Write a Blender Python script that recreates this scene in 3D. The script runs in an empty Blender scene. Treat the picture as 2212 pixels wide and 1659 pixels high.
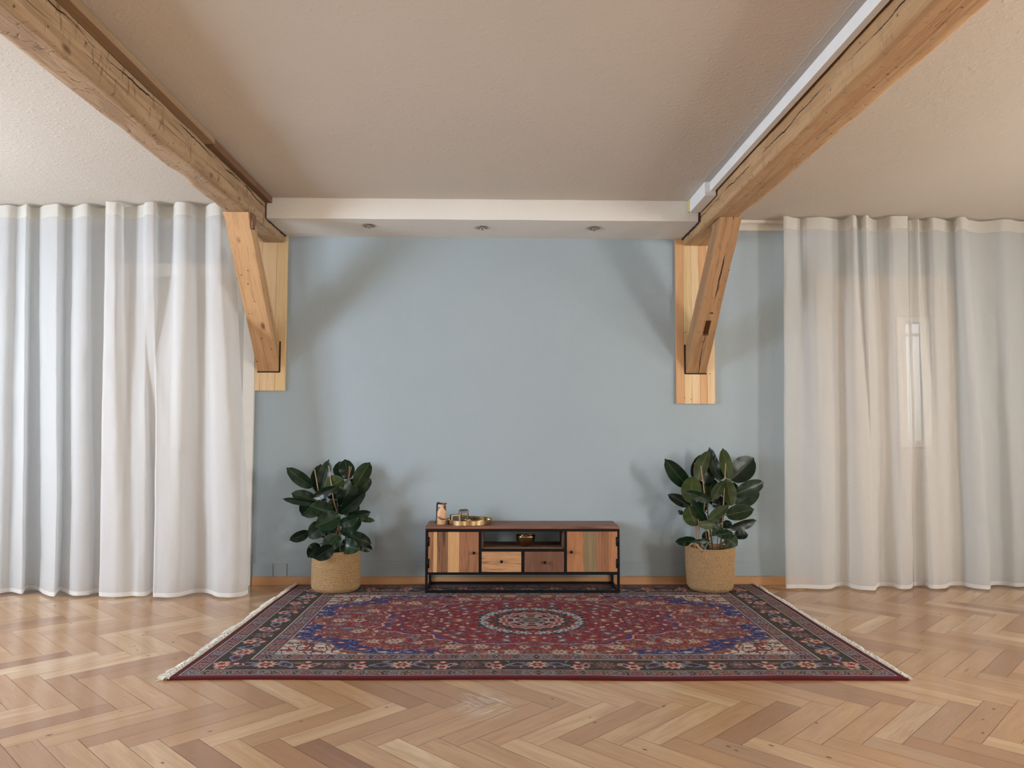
import bpy, bmesh, math, random
import numpy as np
from mathutils import Vector, Matrix, noise as mnoise
C = bpy.context.scene.collection
R = random.Random(7)
PI = math.pi
# ------------------------------------------------------------------ camera
CAMH = 1.24; F = 1640.0
PITCH = math.atan(92.5/F); YAW = math.atan(28/F); ROLL = math.radians(0.17)
WALL = 6.04; CEIL = 2.91; RUGZ = 0.014
fwd = Vector((math.sin(YAW)*math.cos(PITCH), math.cos(YAW)*math.cos(PITCH), math.sin(PITCH)))
right = fwd.cross(Vector((0, 0, 1))).normalized(); up = right.cross(fwd)
c, s = math.cos(ROLL), math.sin(ROLL)
right, up = right*c + up*s, up*c - right*s
def ray(px, py):
    return (fwd + right*((px-1106)/F) + up*((829.5-py)/F))
def at(px, py, Y):
    d = ray(px, py); t = Y/d.y
    return Vector((d.x*t, Y, CAMH + d.z*t))
def atz(px, py, z):
    d = ray(px, py); t = (z-CAMH)/d.z
    return Vector((d.x*t, d.y*t, z))
cam_data = bpy.data.cameras.new('camera'); cam = bpy.data.objects.new('camera', cam_data); C.objects.link(cam)
cam_data.sensor_width = 36; cam_data.lens = F/2212*36; cam_data.clip_start = 0.02
M = Matrix((right, up, -fwd)).transposed().to_4x4(); M.translation = (0, 0, CAMH)
cam.matrix_world = M
bpy.context.scene.camera = cam
# ------------------------------------------------------------------ materials
def srgb(r, g, b):
    f = lambda v: ((v/255+0.055)/1.055)**2.4 if v > 10 else v/255/12.92
    return (f(r), f(g), f(b), 1)
class NT:
    def __init__(s, name):
        s.m = bpy.data.materials.new(name); s.m.use_nodes = True; s.t = s.m.node_tree
        s.t.nodes.clear(); s.out = s.t.nodes.new('ShaderNodeOutputMaterial')
        s.co = None
    def n(s, typ, **kw):
        nd = s.t.nodes.new('ShaderNode'+typ)
        for k, v in kw.items():
            if k.startswith('i_'):
                key = k[2:].replace('_', ' ')
                s.put(nd.inputs[key], v)
            elif k.startswith('x'):
                s.put(nd.inputs[int(k[1:])], v)
            else: setattr(nd, k, v)
        return nd
    def put(s, sock, v):
        if isinstance(v, bpy.types.NodeSocket): s.t.links.new(v, sock)
        elif isinstance(v, bpy.types.Node): s.t.links.new(v.outputs[0], sock)
        else: sock.default_value = v
    def math(s, op, a, b=0.0, c_=None, clamp=False):
        nd = s.n('Math', operation=op, x0=a, x1=b); nd.use_clamp = clamp
        if c_ is not None: s.put(nd.inputs[2], c_)
        return nd.outputs[0]
    def obj(s):
        if not s.co: s.co = s.n('TexCoord')
        return s.co.outputs['Object']
    def mapping(s, vec, scale=(1, 1, 1), loc=(0, 0, 0)):
        return s.n('Mapping', i_Vector=vec, i_Scale=scale, i_Location=loc).outputs[0]
    def noise(s, vec, sc, det=4, rough=.55, dist=0):
        return s.n('TexNoise', i_Vector=vec, i_Scale=sc, i_Detail=det, i_Roughness=rough, i_Distortion=dist).outputs[0]
    def ramp(s, fac, stops):
        nd = s.n('ValToRGB', i_Fac=fac); el = nd.color_ramp.elements
        while len(el) > 1: el.remove(el[-1])
        el[0].position = stops[0][0]; el[0].color = stops[0][1]
        for p, col in stops[1:]:
            e = el.new(p); e.color = col
        return nd.outputs[0]
    def mix(s, fac, a, b, mode='MIX'):
        nd = s.n('Mix', data_type='RGBA', blend_type=mode)
        s.put(nd.inputs[0], fac); s.put(nd.inputs[6], a); s.put(nd.inputs[7], b)
        return nd.outputs[2]
    def bsdf(s, col, rough=.5, bump=None, bstr=.3, bdist=.01, **kw):
        b = s.n('BsdfPrincipled'); s.put(b.inputs['Base Color'], col); s.put(b.inputs['Roughness'], rough)
        for k, v in kw.items(): s.put(b.inputs[k.replace('_', ' ')], v)
        if bump is not None:
            bn = s.n('Bump', i_Height=bump, i_Strength=bstr, i_Distance=bdist); s.put(b.inputs['Normal'], bn.outputs[0])
        s.t.links.new(b.outputs[0], s.out.inputs[0]); return s.m
BW = [(0, (0, 0, 0, 1)), (1, (1, 1, 1, 1))]
def plain(name, rgb, rough=.5, metal=0.0, var=.06, **kw):
    t = NT(name); c0 = srgb(*rgb)
    lo = tuple(v*(1-var) for v in c0[:3])+(1,); hi = tuple(min(1, v*(1+var)) for v in c0[:3])+(1,)
    col = t.mix(t.noise(t.obj(), 9, 3), lo, hi)
    return t.bsdf(col, rough, Metallic=metal, **kw)
def wood(name, light, dark, axis='Y', rough=.55, scale=1.0, knots=0.0, crack=None, grain=1.0, bstr=.25, streak=(60, 40, 25), streak_amt=.35, hew=0, sth=.60, rot=0):
    """axis = direction of the grain; crack = list of (pos_axis, p0, amplitude, width, normal axis index)"""
    t = NT(name); o = t.obj(); a = 'XYZ'.index(axis)
    if rot: o = t.n('Mapping', i_Vector=o, i_Rotation=(math.radians(rot), 0, 0)).outputs[0]
    st = [9.0*scale]*3; st[a] = .7*scale
    v = t.mapping(o, tuple(st))
    warp = t.noise(v, 1.1, 4, .6, .6)
    rings = t.math('SINE', t.math('MULTIPLY', warp, 26*grain))
    rings = t.math('MULTIPLY_ADD', rings, .5, .5)
    fs = [130.0*scale]*3; fs[a] = 3.0*scale
    fine = t.noise(t.mapping(o, tuple(fs)), 1, 4, .6)
    fac = t.math('ADD', t.math('MULTIPLY', rings, .45), t.math('MULTIPLY', fine, .6))
    col = t.mix(t.math('SUBTRACT', fac, .05, clamp=True), srgb(*dark), srgb(*light))
    big = t.noise(o, 2.3, 3)
    col = t.mix(t.math('MULTIPLY', t.ramp(big, [(.35, (0, 0, 0, 1)), (.7, (1, 1, 1, 1))]), .25), col, srgb(*dark))
    ss = [40.0*scale]*3; ss[a] = 2.2*scale
    stk = t.ramp(t.noise(t.mapping(o, tuple(ss), (3, 5, 7)), 1, 5, .65), [(sth, (0, 0, 0, 1)), (sth+.10, (1, 1, 1, 1))])
    col = t.mix(t.math('MULTIPLY', stk, streak_amt), col, srgb(*streak))
    hgt = fac
    if hew:   # adze marks: short dark ticks across the grain
        hs = [26.0, 26.0, 26.0]; hs['Z' == axis and 0 or 2] = 9.0
        hv = t.ramp(t.noise(t.mapping(o, tuple(hs), (9, 1, 2)), 1, 2, .5, .8), [(.60, (0, 0, 0, 1)), (.70, (1, 1, 1, 1))])
        col = t.mix(t.math('MULTIPLY', hv, hew), col, srgb(92, 62, 36))
        hgt = t.math('SUBTRACT', hgt, t.math('MULTIPLY', hv, .8))
    if knots:
        ks = [5.0]*3; ks[a] = 2.4
        vo = t.n('TexVoronoi', i_Vector=t.mapping(o, tuple(ks), (4.3, 2.2, 1.7)), i_Scale=1.0, i_Randomness=1.0)
        kd = t.math('ADD', vo.outputs['Distance'], t.math('MULTIPLY', fine, .03))
        km = t.ramp(kd, [(.07, (1, 1, 1, 1)), (.13, (0, 0, 0, 1))])
        col = t.mix(t.math('MULTIPLY', km, knots), col, srgb(82, 46, 24))
        vh = t.n('TexVoronoi', i_Vector=t.mapping(o, (14, 14, 14)), i_Scale=1.0, i_Randomness=1.0)
        hm = t.ramp(vh.outputs['Distance'], [(.07, (1, 1, 1, 1)), (.10, (0, 0, 0, 1))])
        col = t.mix(t.math('MULTIPLY', hm, knots), col, srgb(40, 24, 14))
    if crack:
        sp = t.n('SeparateXYZ', i_Vector=o).outputs
        nrm = t.n('SeparateXYZ', i_Vector=t.co.outputs['Normal']).outputs
        for (pa, p0, amp, w, na, sl) in crack:
            cs = [0.0]*3; cs[a] = 1.0
            nz = t.noise(t.mapping(o, tuple(cs), (p0*37, p0*11, 0)), 2.2, 5, .6)
            cs2 = [0.0]*3; cs2[a] = 1.0
            wz = t.noise(t.mapping(o, tuple(cs2), (p0*17, 3, 1)), 3.1, 2)
            line = t.math('ADD', t.math('MULTIPLY_ADD', nz, amp, p0-amp/2), t.math('MULTIPLY', sp[a], sl))
            d = t.math('ABSOLUTE', t.math('SUBTRACT', sp[pa], line))
            ww = t.math('MULTIPLY', t.ramp(wz, [(.38, (0, 0, 0, 1)), (.6, (1, 1, 1, 1))]), w)
            m_ = t.math('MULTIPLY', t.math('LESS_THAN', d, ww), t.math('GREATER_THAN', t.math('ABSOLUTE', nrm[na]), .6))
            col = t.mix(m_, col, srgb(38, 24, 16)); hgt = t.math('SUBTRACT', hgt, t.math('MULTIPLY', m_, 2.0))
    return t.bsdf(col, rough, hgt, bstr, .004)
def metal(name, rgb, rough=.3, noise_amt=.0):
    t = NT(name); col = srgb(*rgb)
    r = t.math('ADD', t.math('MULTIPLY', t.noise(t.obj(), 60, 3), .15), rough)
    h = t.noise(t.obj(), 70, 2)
    return t.bsdf(col, r, h if noise_amt else None, noise_amt, .003, Metallic=1.0)
# ------------------------------------------------------------------ mesh helpers
class MB:
    def __init__(s): s.v = []; s.f = []; s.mi = []; s.sm = []
    def add(s, vs, fs, mi=0, sm=False):
        b = len(s.v); s.v += [tuple(v) for v in vs]; s.f += [tuple(b+i for i in f) for f in fs]
        s.mi += [mi]*len(fs); s.sm += [sm]*len(fs); return s
    def box(s, x0, x1, y0, y1, z0, z1, mi=0):
        vs = [(x, y, z) for z in (z0, z1) for y in (y0, y1) for x in (x0, x1)]
        return s.add(vs, [(0, 2, 3, 1), (4, 5, 7, 6), (0, 1, 5, 4), (2, 6, 7, 3), (0, 4, 6, 2), (1, 3, 7, 5)], mi)
    def hexa(s, bot, top, mi=0):
        vs = list(bot)+list(top)
        return s.add(vs, [(3, 2, 1, 0), (4, 5, 6, 7), (0, 1, 5, 4), (1, 2, 6, 5), (2, 3, 7, 6), (3, 0, 4, 7)], mi)
    def lathe(s, prof, cx=0, cy=0, n=48, mi=0, closed=False, fn=None):
        vs = []
        for k, (r, z) in enumerate(prof):
            for i in range(n):
                a = 2*PI*i/n; rr, zz = (r, z) if fn is None else fn(r, z, a)
                vs.append((cx+rr*math.cos(a), cy+rr*math.sin(a), zz))
        fs = []; m = len(prof)
        for k in range(m if closed else m-1):
            k2 = (k+1) % m
            for i in range(n):
                j = (i+1) % n; fs.append((k*n+i, k*n+j, k2*n+j, k2*n+i))
        return s.add(vs, fs, mi, True)
    def tube(s, pts, r, n=10, mi=0, flat=1.0, cap=True):
        pts = [Vector(p) for p in pts]; vs = []; fs = []
        rs = r if isinstance(r, (list, tuple)) else [r]*len(pts)
        T0 = (pts[1]-pts[0]).normalized(); ref = Vector((0, 0, 1)) if abs(T0.z) < .9 else Vector((1, 0, 0))
        N = T0.cross(ref).normalized()
        for i, p in enumerate(pts):
            T = (pts[min(i+1, len(pts)-1)]-pts[max(i-1, 0)]).normalized()
            N = (N-T*N.dot(T)).normalized(); B = T.cross(N)
            for k in range(n):
                a = 2*PI*k/n; vs.append(p+N*math.cos(a)*rs[i]+B*math.sin(a)*rs[i]*flat)
        for i in range(len(pts)-1):
            for k in range(n):
                j = (k+1) % n; fs.append((i*n+k, i*n+j, (i+1)*n+j, (i+1)*n+k))
        if cap: fs.append(tuple(range(n-1, -1, -1))); fs.append(tuple((len(pts)-1)*n+k for k in range(n)))
        return s.add(vs, fs, mi, True)
    def sphere(s, c_, r, n=16, m=10, mi=0, sc=(1, 1, 1)):
        vs = []; fs = []
        for i in range(m+1):
            t = PI*i/m
            for k in range(n):
                a = 2*PI*k/n; vs.append((c_[0]+r*sc[0]*math.sin(t)*math.cos(a), c_[1]+r*sc[1]*math.sin(t)*math.sin(a), c_[2]+r*sc[2]*math.cos(t)))
        for i in range(m):
            for k in range(n):
                j = (k+1) % n; fs.append((i*n+k, (i+1)*n+k, (i+1)*n+j, i*n+j))
        return s.add(vs, fs, mi, True)
    def build(s, name, mats, parent=None, bevel=0, seg=2, smooth=None, weld=False, split=0):
        me = bpy.data.meshes.new(name); me.from_pydata(s.v, [], s.f); me.update()
        for m_ in (mats if isinstance(mats, (list, tuple)) else [mats]): me.materials.append(m_)
        me.polygons.foreach_set('material_index', s.mi); me.polygons.foreach_set('use_smooth', s.sm if smooth is None else [smooth]*len(s.f))
        if weld:
            bm = bmesh.new(); bm.from_mesh(me); bmesh.ops.remove_doubles(bm, verts=bm.verts, dist=1e-5)
            bmesh.ops.recalc_face_normals(bm, faces=bm.faces); bm.to_mesh(me); bm.free()
        o = bpy.data.objects.new(name, me); C.objects.link(o)
        if parent:
            o.parent = parent; o.matrix_parent_inverse = Matrix.Translation(-Vector(parent.location))
        if split:
            md = o.modifiers.new('edge', 'EDGE_SPLIT'); md.split_angle = math.radians(split)
        if bevel:
            b = o.modifiers.new('bevel', 'BEVEL'); b.width = bevel; b.segments = seg; b.limit_method = 'ANGLE'
        return o
def tag(o, label, cat, group=None):
    o['label'] = label; o['category'] = cat
    if group: o['group'] = group
    return o
def thing(name, loc, label, cat, group=None):
    o = bpy.data.objects.new(name, None); C.objects.link(o); o.location = loc; o.empty_display_size = .05
    return tag(o, label, cat, group)
def struct(o): o['kind'] = 'structure'; return o
# ------------------------------------------------------------------ common materials
def plaster(name, rgb, bump=.25, sc=140, rough=.9, extra=None):
    t = NT(name); c0 = srgb(*rgb); o = t.obj()
    col = t.mix(t.noise(o, 1.3, 4), tuple(v*.96 for v in c0[:3])+(1,), tuple(min(1, v*1.03) for v in c0[:3])+(1,))
    h = t.math('ADD', t.noise(o, sc, 3, .6), t.math('MULTIPLY', t.ramp(t.noise(o, sc*.35, 2), [(.55, (0, 0, 0, 1)), (.75, (1, 1, 1, 1))]), 1.2))
    h = t.math('ADD', h, t.math('MULTIPLY', t.noise(o, 3.5, 3), 3.0))
    if extra:
        z = t.n('SeparateXYZ', i_Vector=o).outputs[2]; x = t.n('SeparateXYZ', i_Vector=o).outputs[0]
        wob = t.math('MULTIPLY_ADD', t.noise(t.mapping(o, (1, 0, 0)), 6, 3), .006, extra[0]-.003)
        col = t.mix(t.math('GREATER_THAN', z, wob), col, srgb(*extra[1]))
    return t.bsdf(col, rough, h, bump, .004)
M_ceil = plaster('ceiling_plaster', (207, 199, 187), .25, 95)
M_soff = plaster('soffit_plaster', (232, 229, 222), .2, 90)
M_wall = plaster('blue_wall_paint', (162, 176, 183), .2, 130, .75, (2.835, (228, 222, 212)))
M_wallside = plaster('white_wall_paint', (232, 226, 216), .2, 120)
M_plinth = plaster('blue_plinth_paint', (159, 173, 180), .2, 130, .75)
M_white = plain('white_lacquer', (228, 224, 216), .4)
M_base = wood('baseboard_beech', (206, 158, 112), (186, 136, 92), 'X', .4, .6, streak_amt=.1)
# ------------------------------------------------------------------ room shell
XL, XR, YB = -5.4, 5.6, -3.6
def shell():

    # back wall with door recess (left) and narrow glazed window (right) behind the curtains
    b = MB()
    wx0, wx1, wz0, wz1 = 3.21, 3.62, 1.10, 2.12
    b.box(XL-.2, wx0, WALL, WALL+.3, -.02, 3.1); b.box(wx1, XR+.2, WALL, WALL+.3, -.02, 3.1)
    b.box(wx0, wx1, WALL, WALL+.3, -.02, wz0); b.box(wx0, wx1, WALL, WALL+.3, wz1, 3.1)
    struct(b.build('wall_back', M_wall))
    # side walls with window openings
    def side(name, x0, x1, wins, z0=.75, z1=2.55):
        b = MB(); y = YB-.2
        for (a, e) in wins:
            b.box(x0, x1, y, a, -.02, 3.1); b.box(x0, x1, a, e, -.02, z0); b.box(x0, x1, a, e, z1, 3.1); y = e
        b.box(x0, x1, y, WALL, -.02, 3.1); struct(b.build(name, M_wallside))
    side('wall_left', XL-.2, XL, LW); side('wall_right', XR, XR+.2, RW)
    b = MB(); x = XL
    for (a, e) in FILL_WIN:
        b.box(x, a, YB-.2, YB, -.02, 3.1); b.box(a, e, YB-.2, YB, -.02, .75); b.box(a, e, YB-.2, YB, 2.55, 3.1); x = e
    b.box(x, XR, YB-.2, YB, -.02, 3.1); struct(b.build('wall_front', M_wallside))
    struct(MB().box(XL-.2, XR+.2, YB-.2, WALL+.3, CEIL, CEIL+.15).build('ceiling', M_ceil))
    # windows of the room: frames; the rear ones are added for fill
    n = 1
    def winframe(axis, fix, a, e, z0=.75, z1=2.55):
        nonlocal n
        b = MB(); t = .06; d0, d1 = fix-.035, fix+.035; mid = (a+e)/2
        for (p, q, r_, s_) in ((a, a+t, z0, z1), (e-t, e, z0, z1), (a, e, z0, z0+t), (a, e, z1-t, z1), (mid-.04, mid+.04, z0, z1)):
            if axis == 'x': b.box(d0, d1, p, q, r_, s_)
            else: b.box(p, q, d0, d1, r_, s_)
        struct(b.build('window_%d' % n, M_white)); n += 1
    for (a, e) in LW: winframe('x', XL-.1, a, e)
    for (a, e) in RW: winframe('x', XR+.1, a, e)
    for (a, e) in FILL_WIN: winframe('y', YB-.1, a, e)
    # narrow window behind the right curtain
    b = MB()
    for (p, q, r_, s_) in ((3.195, 3.27, 1.085, 2.135), (3.39, 3.465, 1.085, 2.135), (3.27, 3.39, 1.085, 1.14), (3.27, 3.39, 2.10, 2.135), (3.27, 3.39, 1.98, 2.00), (3.315, 3.325, 1.14, 2.10)):
        b.box(p, q, WALL-.020, WALL+.004, r_, s_)
    struct(b.build('window_%d' % n, M_white))
LW = [(2.3, 3.5), (4.1, 4.8)]; RW = [(0.4, 1.6), (3.2, 4.1)]; FILL_WIN = [(-4.8, -2.9), (3.0, 4.9)]  # last list: unseen rear windows, added to hold the fill lights
shell()
def door_surround(name, x0, x1, ztop, leafmat):
    b = MB(); y0 = WALL-.03
    b.box(x0, x0+.09, y0, WALL-.001, 0, ztop); b.box(x1-.09, x1, y0, WALL-.001, 0, ztop); b.box(x0+.09, x1-.09, y0, WALL-.001, ztop-.11, ztop)
    o = struct(b.build(name, M_white, bevel=.004))
    l = MB().box(x0+.092, x1-.092, WALL-.014, WALL-.001, .004, ztop-.112)
    w = (x1-x0-.184)/2
    for k in (0, 1):
        xa = x0+.092+k*w
        for (za, zb) in ((.2, .95), (1.05, 2.25)):
            l.box(xa+.12, xa+w-.12, WALL-.02, WALL-.0142, za, zb)
    l.build('door_leaf', leafmat, o, bevel=.003)
    h = MB(); xm = (x0+x1)/2
    h.tube([(xm-.03, WALL-.02, 1.05), (xm-.03, WALL-.06, 1.05), (xm-.13, WALL-.06, 1.05)], .008)
    h.build('door_handle', M_steel, o)
    return o
M_steel = metal('brushed_steel', (190, 190, 188), .25)
M_doorleaf = plain('door_leaf_grey_white', (196, 190, 180), .5)
door_surround('door_1', -3.02, at(547, 1000, 6.03).x, 2.53, M_doorleaf)
def right_frame():   # white painted frame around the narrow window
    x0, x1 = at(1765, 800, WALL).x, 3.66
    b = MB(); y0 = WALL-.025
    b.box(x0, 3.19, y0, WALL-.001, 0, 2.47); b.box(3.47, x1, y0, WALL-.001, 0, 2.47); b.box(3.19, 3.47, y0, WALL-.001, 2.14, 2.47); b.box(3.19, 3.47, y0, WALL-.001, 0, 1.08)
    struct(b.build('door_2', M_doorleaf))
right_frame()
# baseboard and plinth strips
db = at(549, 1000, 6.03).x
struct(MB().box(db, 2.51, WALL-.016, WALL-.001, 0, .068).build('baseboard_back', M_base, bevel=.002))
k = MB()
for (a, e, z) in ((db+.003, at(590, 1230, 6.03).x-.003, .168), (at(590, 1230, 6.03).x+.002, at(620, 1230, 6.03).x-.003, .166), (at(620, 1230, 6.03).x+.003, .945, .186)):
    k.box(a, e, WALL-.010, WALL-.0005, .069, z)
struct(k.build('trim_1', M_plinth))
struct(MB().box(.949, at(1669, 1230, 6.03).x, WALL-.009, WALL-.0005, .069, .19).build('trim_2', M_plinth, bevel=.002))
# soffit
SX0, SX1 = -1.712, 1.474
sb = MB()
nx = 60
prof = []
for i in range(nx+1):
    x = SX0+(SX1-SX0)*i/nx; w = .004*mnoise.noise(Vector((x*3, 0, 0)))
    prof.append([(x, 5.50+w, CEIL-.0005), (x, 5.50+w*.6, 2.757+w*.7), (x, WALL-.001, 2.757+.004*mnoise.noise(Vector((x*2, 9, 0)))), (x, WALL-.001, CEIL-.0005)])
vs = [p for q in prof for p in q]
fs = []
for i in range(nx):
    for j in range(4):
        a = i*4+j; b_ = i*4+(j+1) % 4; fs.append((a, a+4, b_+4, b_))
fs += [(0, 1, 2, 3), tuple(nx*4+q for q in (3, 2, 1, 0))]
struct(sb.add(vs, fs).build('trim_3', M_soff, smooth=False))
# rough mortar lines where the soffit meets the beams
M_mortar = plaster('dark_mortar', (66, 52, 42), 1.0, 200)
mb = MB()
for (x0, sgn) in ((SX0, 1), (SX1, -1)):
    pts = [(x0, 5.497, 2.90), (x0, 5.496, 2.84), (x0, 5.497, 2.757)] + [(x0, 5.5+.52*i/14, 2.756) for i in range(1, 15)]
    rr = [.006+.005*R.random() for _ in pts]
    mb.tube([(p[0]+sgn*.004*R.random(), p[1], p[2]+.004*(R.random()-.5)) for p in pts], rr, 7)
struct(mb.build('trim_4', M_mortar))
# ------------------------------------------------------------------ floor: herringbone planks, one mesh
def floor():
    L, W = .560, .112; q = math.sqrt(.5)
    vs = []; fs = []; uv = []; colr = []
    g = .0008
    # local frame: (a,b) with a = (x+y)q , b = (-x+y)q
    rr = random.Random(3)
    OX, OY = .0808, 3.107
    def put(a0, b0, la, lb, horiz):
        cx, cy = a0+la/2, b0+lb/2
        X, Y = (cx+cy)*q+OX, (cx-cy)*q+OY
        if not (XL-.5 < X < XR+.5 and YB-.4 < Y < WALL+.4): return
        i = len(vs)
        for (a, b_) in ((a0+g, b0+lb-g), (a0+la-g, b0+lb-g), (a0+la-g, b0+g), (a0+g, b0+g)):
            vs.append(((a+b_)*q+OX, (a-b_)*q+OY, 0))
        fs.append((i, i+1, i+2, i+3))
        o1, o2 = rr.random()*50, rr.random()*50
        if horiz: uv.extend([(o1, o2), (o1+la, o2), (o1+la, o2+lb), (o1, o2+lb)])
        else: uv.extend([(o1+lb, o2), (o1+lb, o2+la), (o1, o2+la), (o1, o2)])
        colr.append(rr.random())
    for i in range(-60, 60):
        for m in range(-12, 12):
            put((i+10*m)*W, i*W, L, W, True)
            put(i*W, (i-9-10*m)*W, W, L, False)
    me = bpy.data.meshes.new('floor'); me.from_pydata(vs, [], fs)
    l = me.uv_layers.new(name='plank'); l.data.foreach_set('uv', [x for p in uv for x in p])
    at_ = me.attributes.new('tone', 'FLOAT', 'FACE'); at_.data.foreach_set('value', colr)
    bm = bmesh.new(); bm.from_mesh(me)
    for (co, no) in (((XL, 0, 0), (-1, 0, 0)), ((XR, 0, 0), (1, 0, 0)), ((0, YB, 0), (0, -1, 0)), ((0, WALL, 0), (0, 1, 0))):
        bmesh.ops.bisect_plane(bm, geom=bm.verts[:]+bm.edges[:]+bm.faces[:], plane_co=co, plane_no=no, clear_outer=True)
    # dark bed under the joints
    x = [bm.verts.new(p) for p in ((XL, YB, -.0015), (XR, YB, -.0015), (XR, WALL, -.0015), (XL, WALL, -.0015))]
    f = bm.faces.new(x); f.material_index = 1
    bm.to_mesh(me); bm.free()
    t = NT('herringbone_parquet')
    u = t.n('UVMap', uv_map='plank').outputs[0]; tone = t.n('Attribute', attribute_name='tone').outputs['Fac']
    base = t.ramp(tone, [(0, srgb(146, 106, 76)), (.10, srgb(166, 124, 88)), (.3, srgb(182, 142, 102)), (.5, srgb(188, 148, 108)), (.7, srgb(196, 158, 117)), (.9, srgb(206, 172, 132)), (.96, srgb(214, 184, 146)), (1, srgb(140, 98, 70))])
    w1 = t.noise(t.mapping(u, (2.2, 16, 1)), 1, 4, .6, .8)
    base = t.mix(t.ramp(w1, [(.35, (0, 0, 0, 1)), (.7, (.55, .55, .55, 1))]), base, srgb(164, 122, 86))
    fine = t.noise(t.mapping(u, (6, 160, 1)), 1, 4, .6)
    base = t.mix(t.math('MULTIPLY', t.ramp(fine, [(.4, (0, 0, 0, 1)), (.75, (1, 1, 1, 1))]), .22), base, srgb(131, 90, 58))
    dk = t.ramp(t.noise(t.mapping(u, (3.0, 45, 1), (3, 9, 0)), 1, 3, .6, .5), [(.66, (0, 0, 0, 1)), (.74, (1, 1, 1, 1))])
    base = t.mix(t.math('MULTIPLY', dk, .35), base, srgb(111, 72, 46))
    vo = t.n('TexVoronoi', i_Vector=t.mapping(u, (5, 9, 1)), i_Scale=1.0, i_Randomness=1.0)
    km = t.ramp(t.math('ADD', vo.outputs['Distance'], t.math('MULTIPLY', fine, .05)), [(.065, (1, 1, 1, 1)), (.10, (0, 0, 0, 1))])
    base = t.mix(t.math('MULTIPLY', km, .8), base, srgb(72, 42, 27))
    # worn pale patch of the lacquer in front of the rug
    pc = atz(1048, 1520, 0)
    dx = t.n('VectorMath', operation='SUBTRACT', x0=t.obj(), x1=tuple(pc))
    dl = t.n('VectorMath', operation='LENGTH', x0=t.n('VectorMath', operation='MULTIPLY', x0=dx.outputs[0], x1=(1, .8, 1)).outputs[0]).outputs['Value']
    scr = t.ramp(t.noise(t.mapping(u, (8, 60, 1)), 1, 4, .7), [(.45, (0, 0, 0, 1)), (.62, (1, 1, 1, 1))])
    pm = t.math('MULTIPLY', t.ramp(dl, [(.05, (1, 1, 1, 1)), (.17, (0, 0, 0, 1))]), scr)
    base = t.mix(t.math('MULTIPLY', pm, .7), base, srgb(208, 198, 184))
    h = t.math('ADD', t.math('MULTIPLY', fine, .3), t.noise(t.obj(), 9, 2))
    ro = t.math('MULTIPLY_ADD', t.noise(t.obj(), 4, 3), .10, .15)
    m1 = t.bsdf(base, ro, h, .06, .004, Coat_Weight=.15, Coat_Roughness=.12)
    me.materials.append(m1); me.materials.append(plain('joint_dark', (58, 38, 26), .8))
    o = bpy.data.objects.new('floor', me); C.objects.link(o); struct(o)
floor()
# ------------------------------------------------------------------ ceiling beams, braces, boards
BL = [(2, 2.83, .10, .0045, 0, .004), (2, 2.775, .03, .0016, 0, 0)]
M_beamL = wood('hewn_fir_beam', (190, 162, 128), (146, 116, 84), 'Y', .7, 1.0, knots=.75, hew=.55, bstr=.6, crack=BL)
M_beamR = wood('hewn_spruce_beam', (200, 166, 124), (166, 127, 86), 'Y', .7, 1.0, knots=.75, hew=.2, bstr=.55, crack=[(2, 2.815, .09, .0048, 0, -.006), (0, 1.60, .05, .0012, 2, 0)])
def beam(name, x0, x1, y0, y1, z0, z1, mat, seed, label):
    n = int((y1-y0)/.03); vs = []; fs = []
    sec = []
    ch = .012
    def seg(p, q, k): return [(p[0]+(q[0]-p[0])*i/k, p[1]+(q[1]-p[1])*i/k) for i in range(k)]
    pts = [(x0, z1), (x0, z0+ch), (x0+ch*.4, z0+ch*.4), (x0+ch, z0), (x1-ch, z0), (x1-ch*.4, z0+ch*.4), (x1, z0+ch), (x1, z1)]
    ks = [6, 1, 1, 6, 1, 1, 6, 6]
    for i in range(len(pts)): sec += seg(pts[i], pts[(i+1) % len(pts)], ks[i])
    m = len(sec)
    for j in range(n+1):
        y = y0+(y1-y0)*j/n
        for (x, z) in sec:
            a = mnoise.noise(Vector((x*2+seed, y*1.3, z*2)))*.008 + mnoise.noise(Vector((x*9+seed, y*7, z*9)))*.003
            wane = 0
            if x < x0+.03 and z < z0+.03: wane = max(0, mnoise.noise(Vector((seed*3, y*2.6, 5)))-.08)*.022
            if x > x1-.03 and z < z0+.03: wane = max(0, mnoise.noise(Vector((seed*5, y*2.1, 9)))-.1)*.025
            dx = (1 if x > (x0+x1)/2 else -1)
            xx = x+a*dx*(abs(x-(x0+x1)/2) > .07) - dx*wane; zz = z + (0 if z > z1-.01 else a*.6*(z < z0+.02) + wane*.7)
            vs.append((xx, y, zz))
    for j in range(n):
        for k_ in range(m):
            k2 = (k_+1) % m; fs.append((j*m+k_, j*m+k2, (j+1)*m+k2, (j+1)*m+k_))
    fs += [tuple(range(m-1, -1, -1)), tuple(n*m+k_ for k_ in range(m))]
    o = MB().add(vs, fs, 0, True).build(name, mat)
    for p in o.data.polygons[-2:]: p.use_smooth = False
    md = o.modifiers.new('edge', 'EDGE_SPLIT'); md.split_angle = math.radians(35)
    return tag(o, label, 'beam')
beam('ceiling_beam', -1.88, -1.715, YB+.001, 6.014, 2.70, CEIL-.001, M_beamL, 1.3, 'old hewn timber ceiling beam with dark adze marks, the left one of the two beams')
beam('ceiling_beam', 1.478, 1.685, YB+.001, 6.014, 2.70, CEIL-.001, M_beamR, 7.7, 'honey-coloured timber ceiling beam with a long crack, running beside the white cable trunking')
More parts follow.
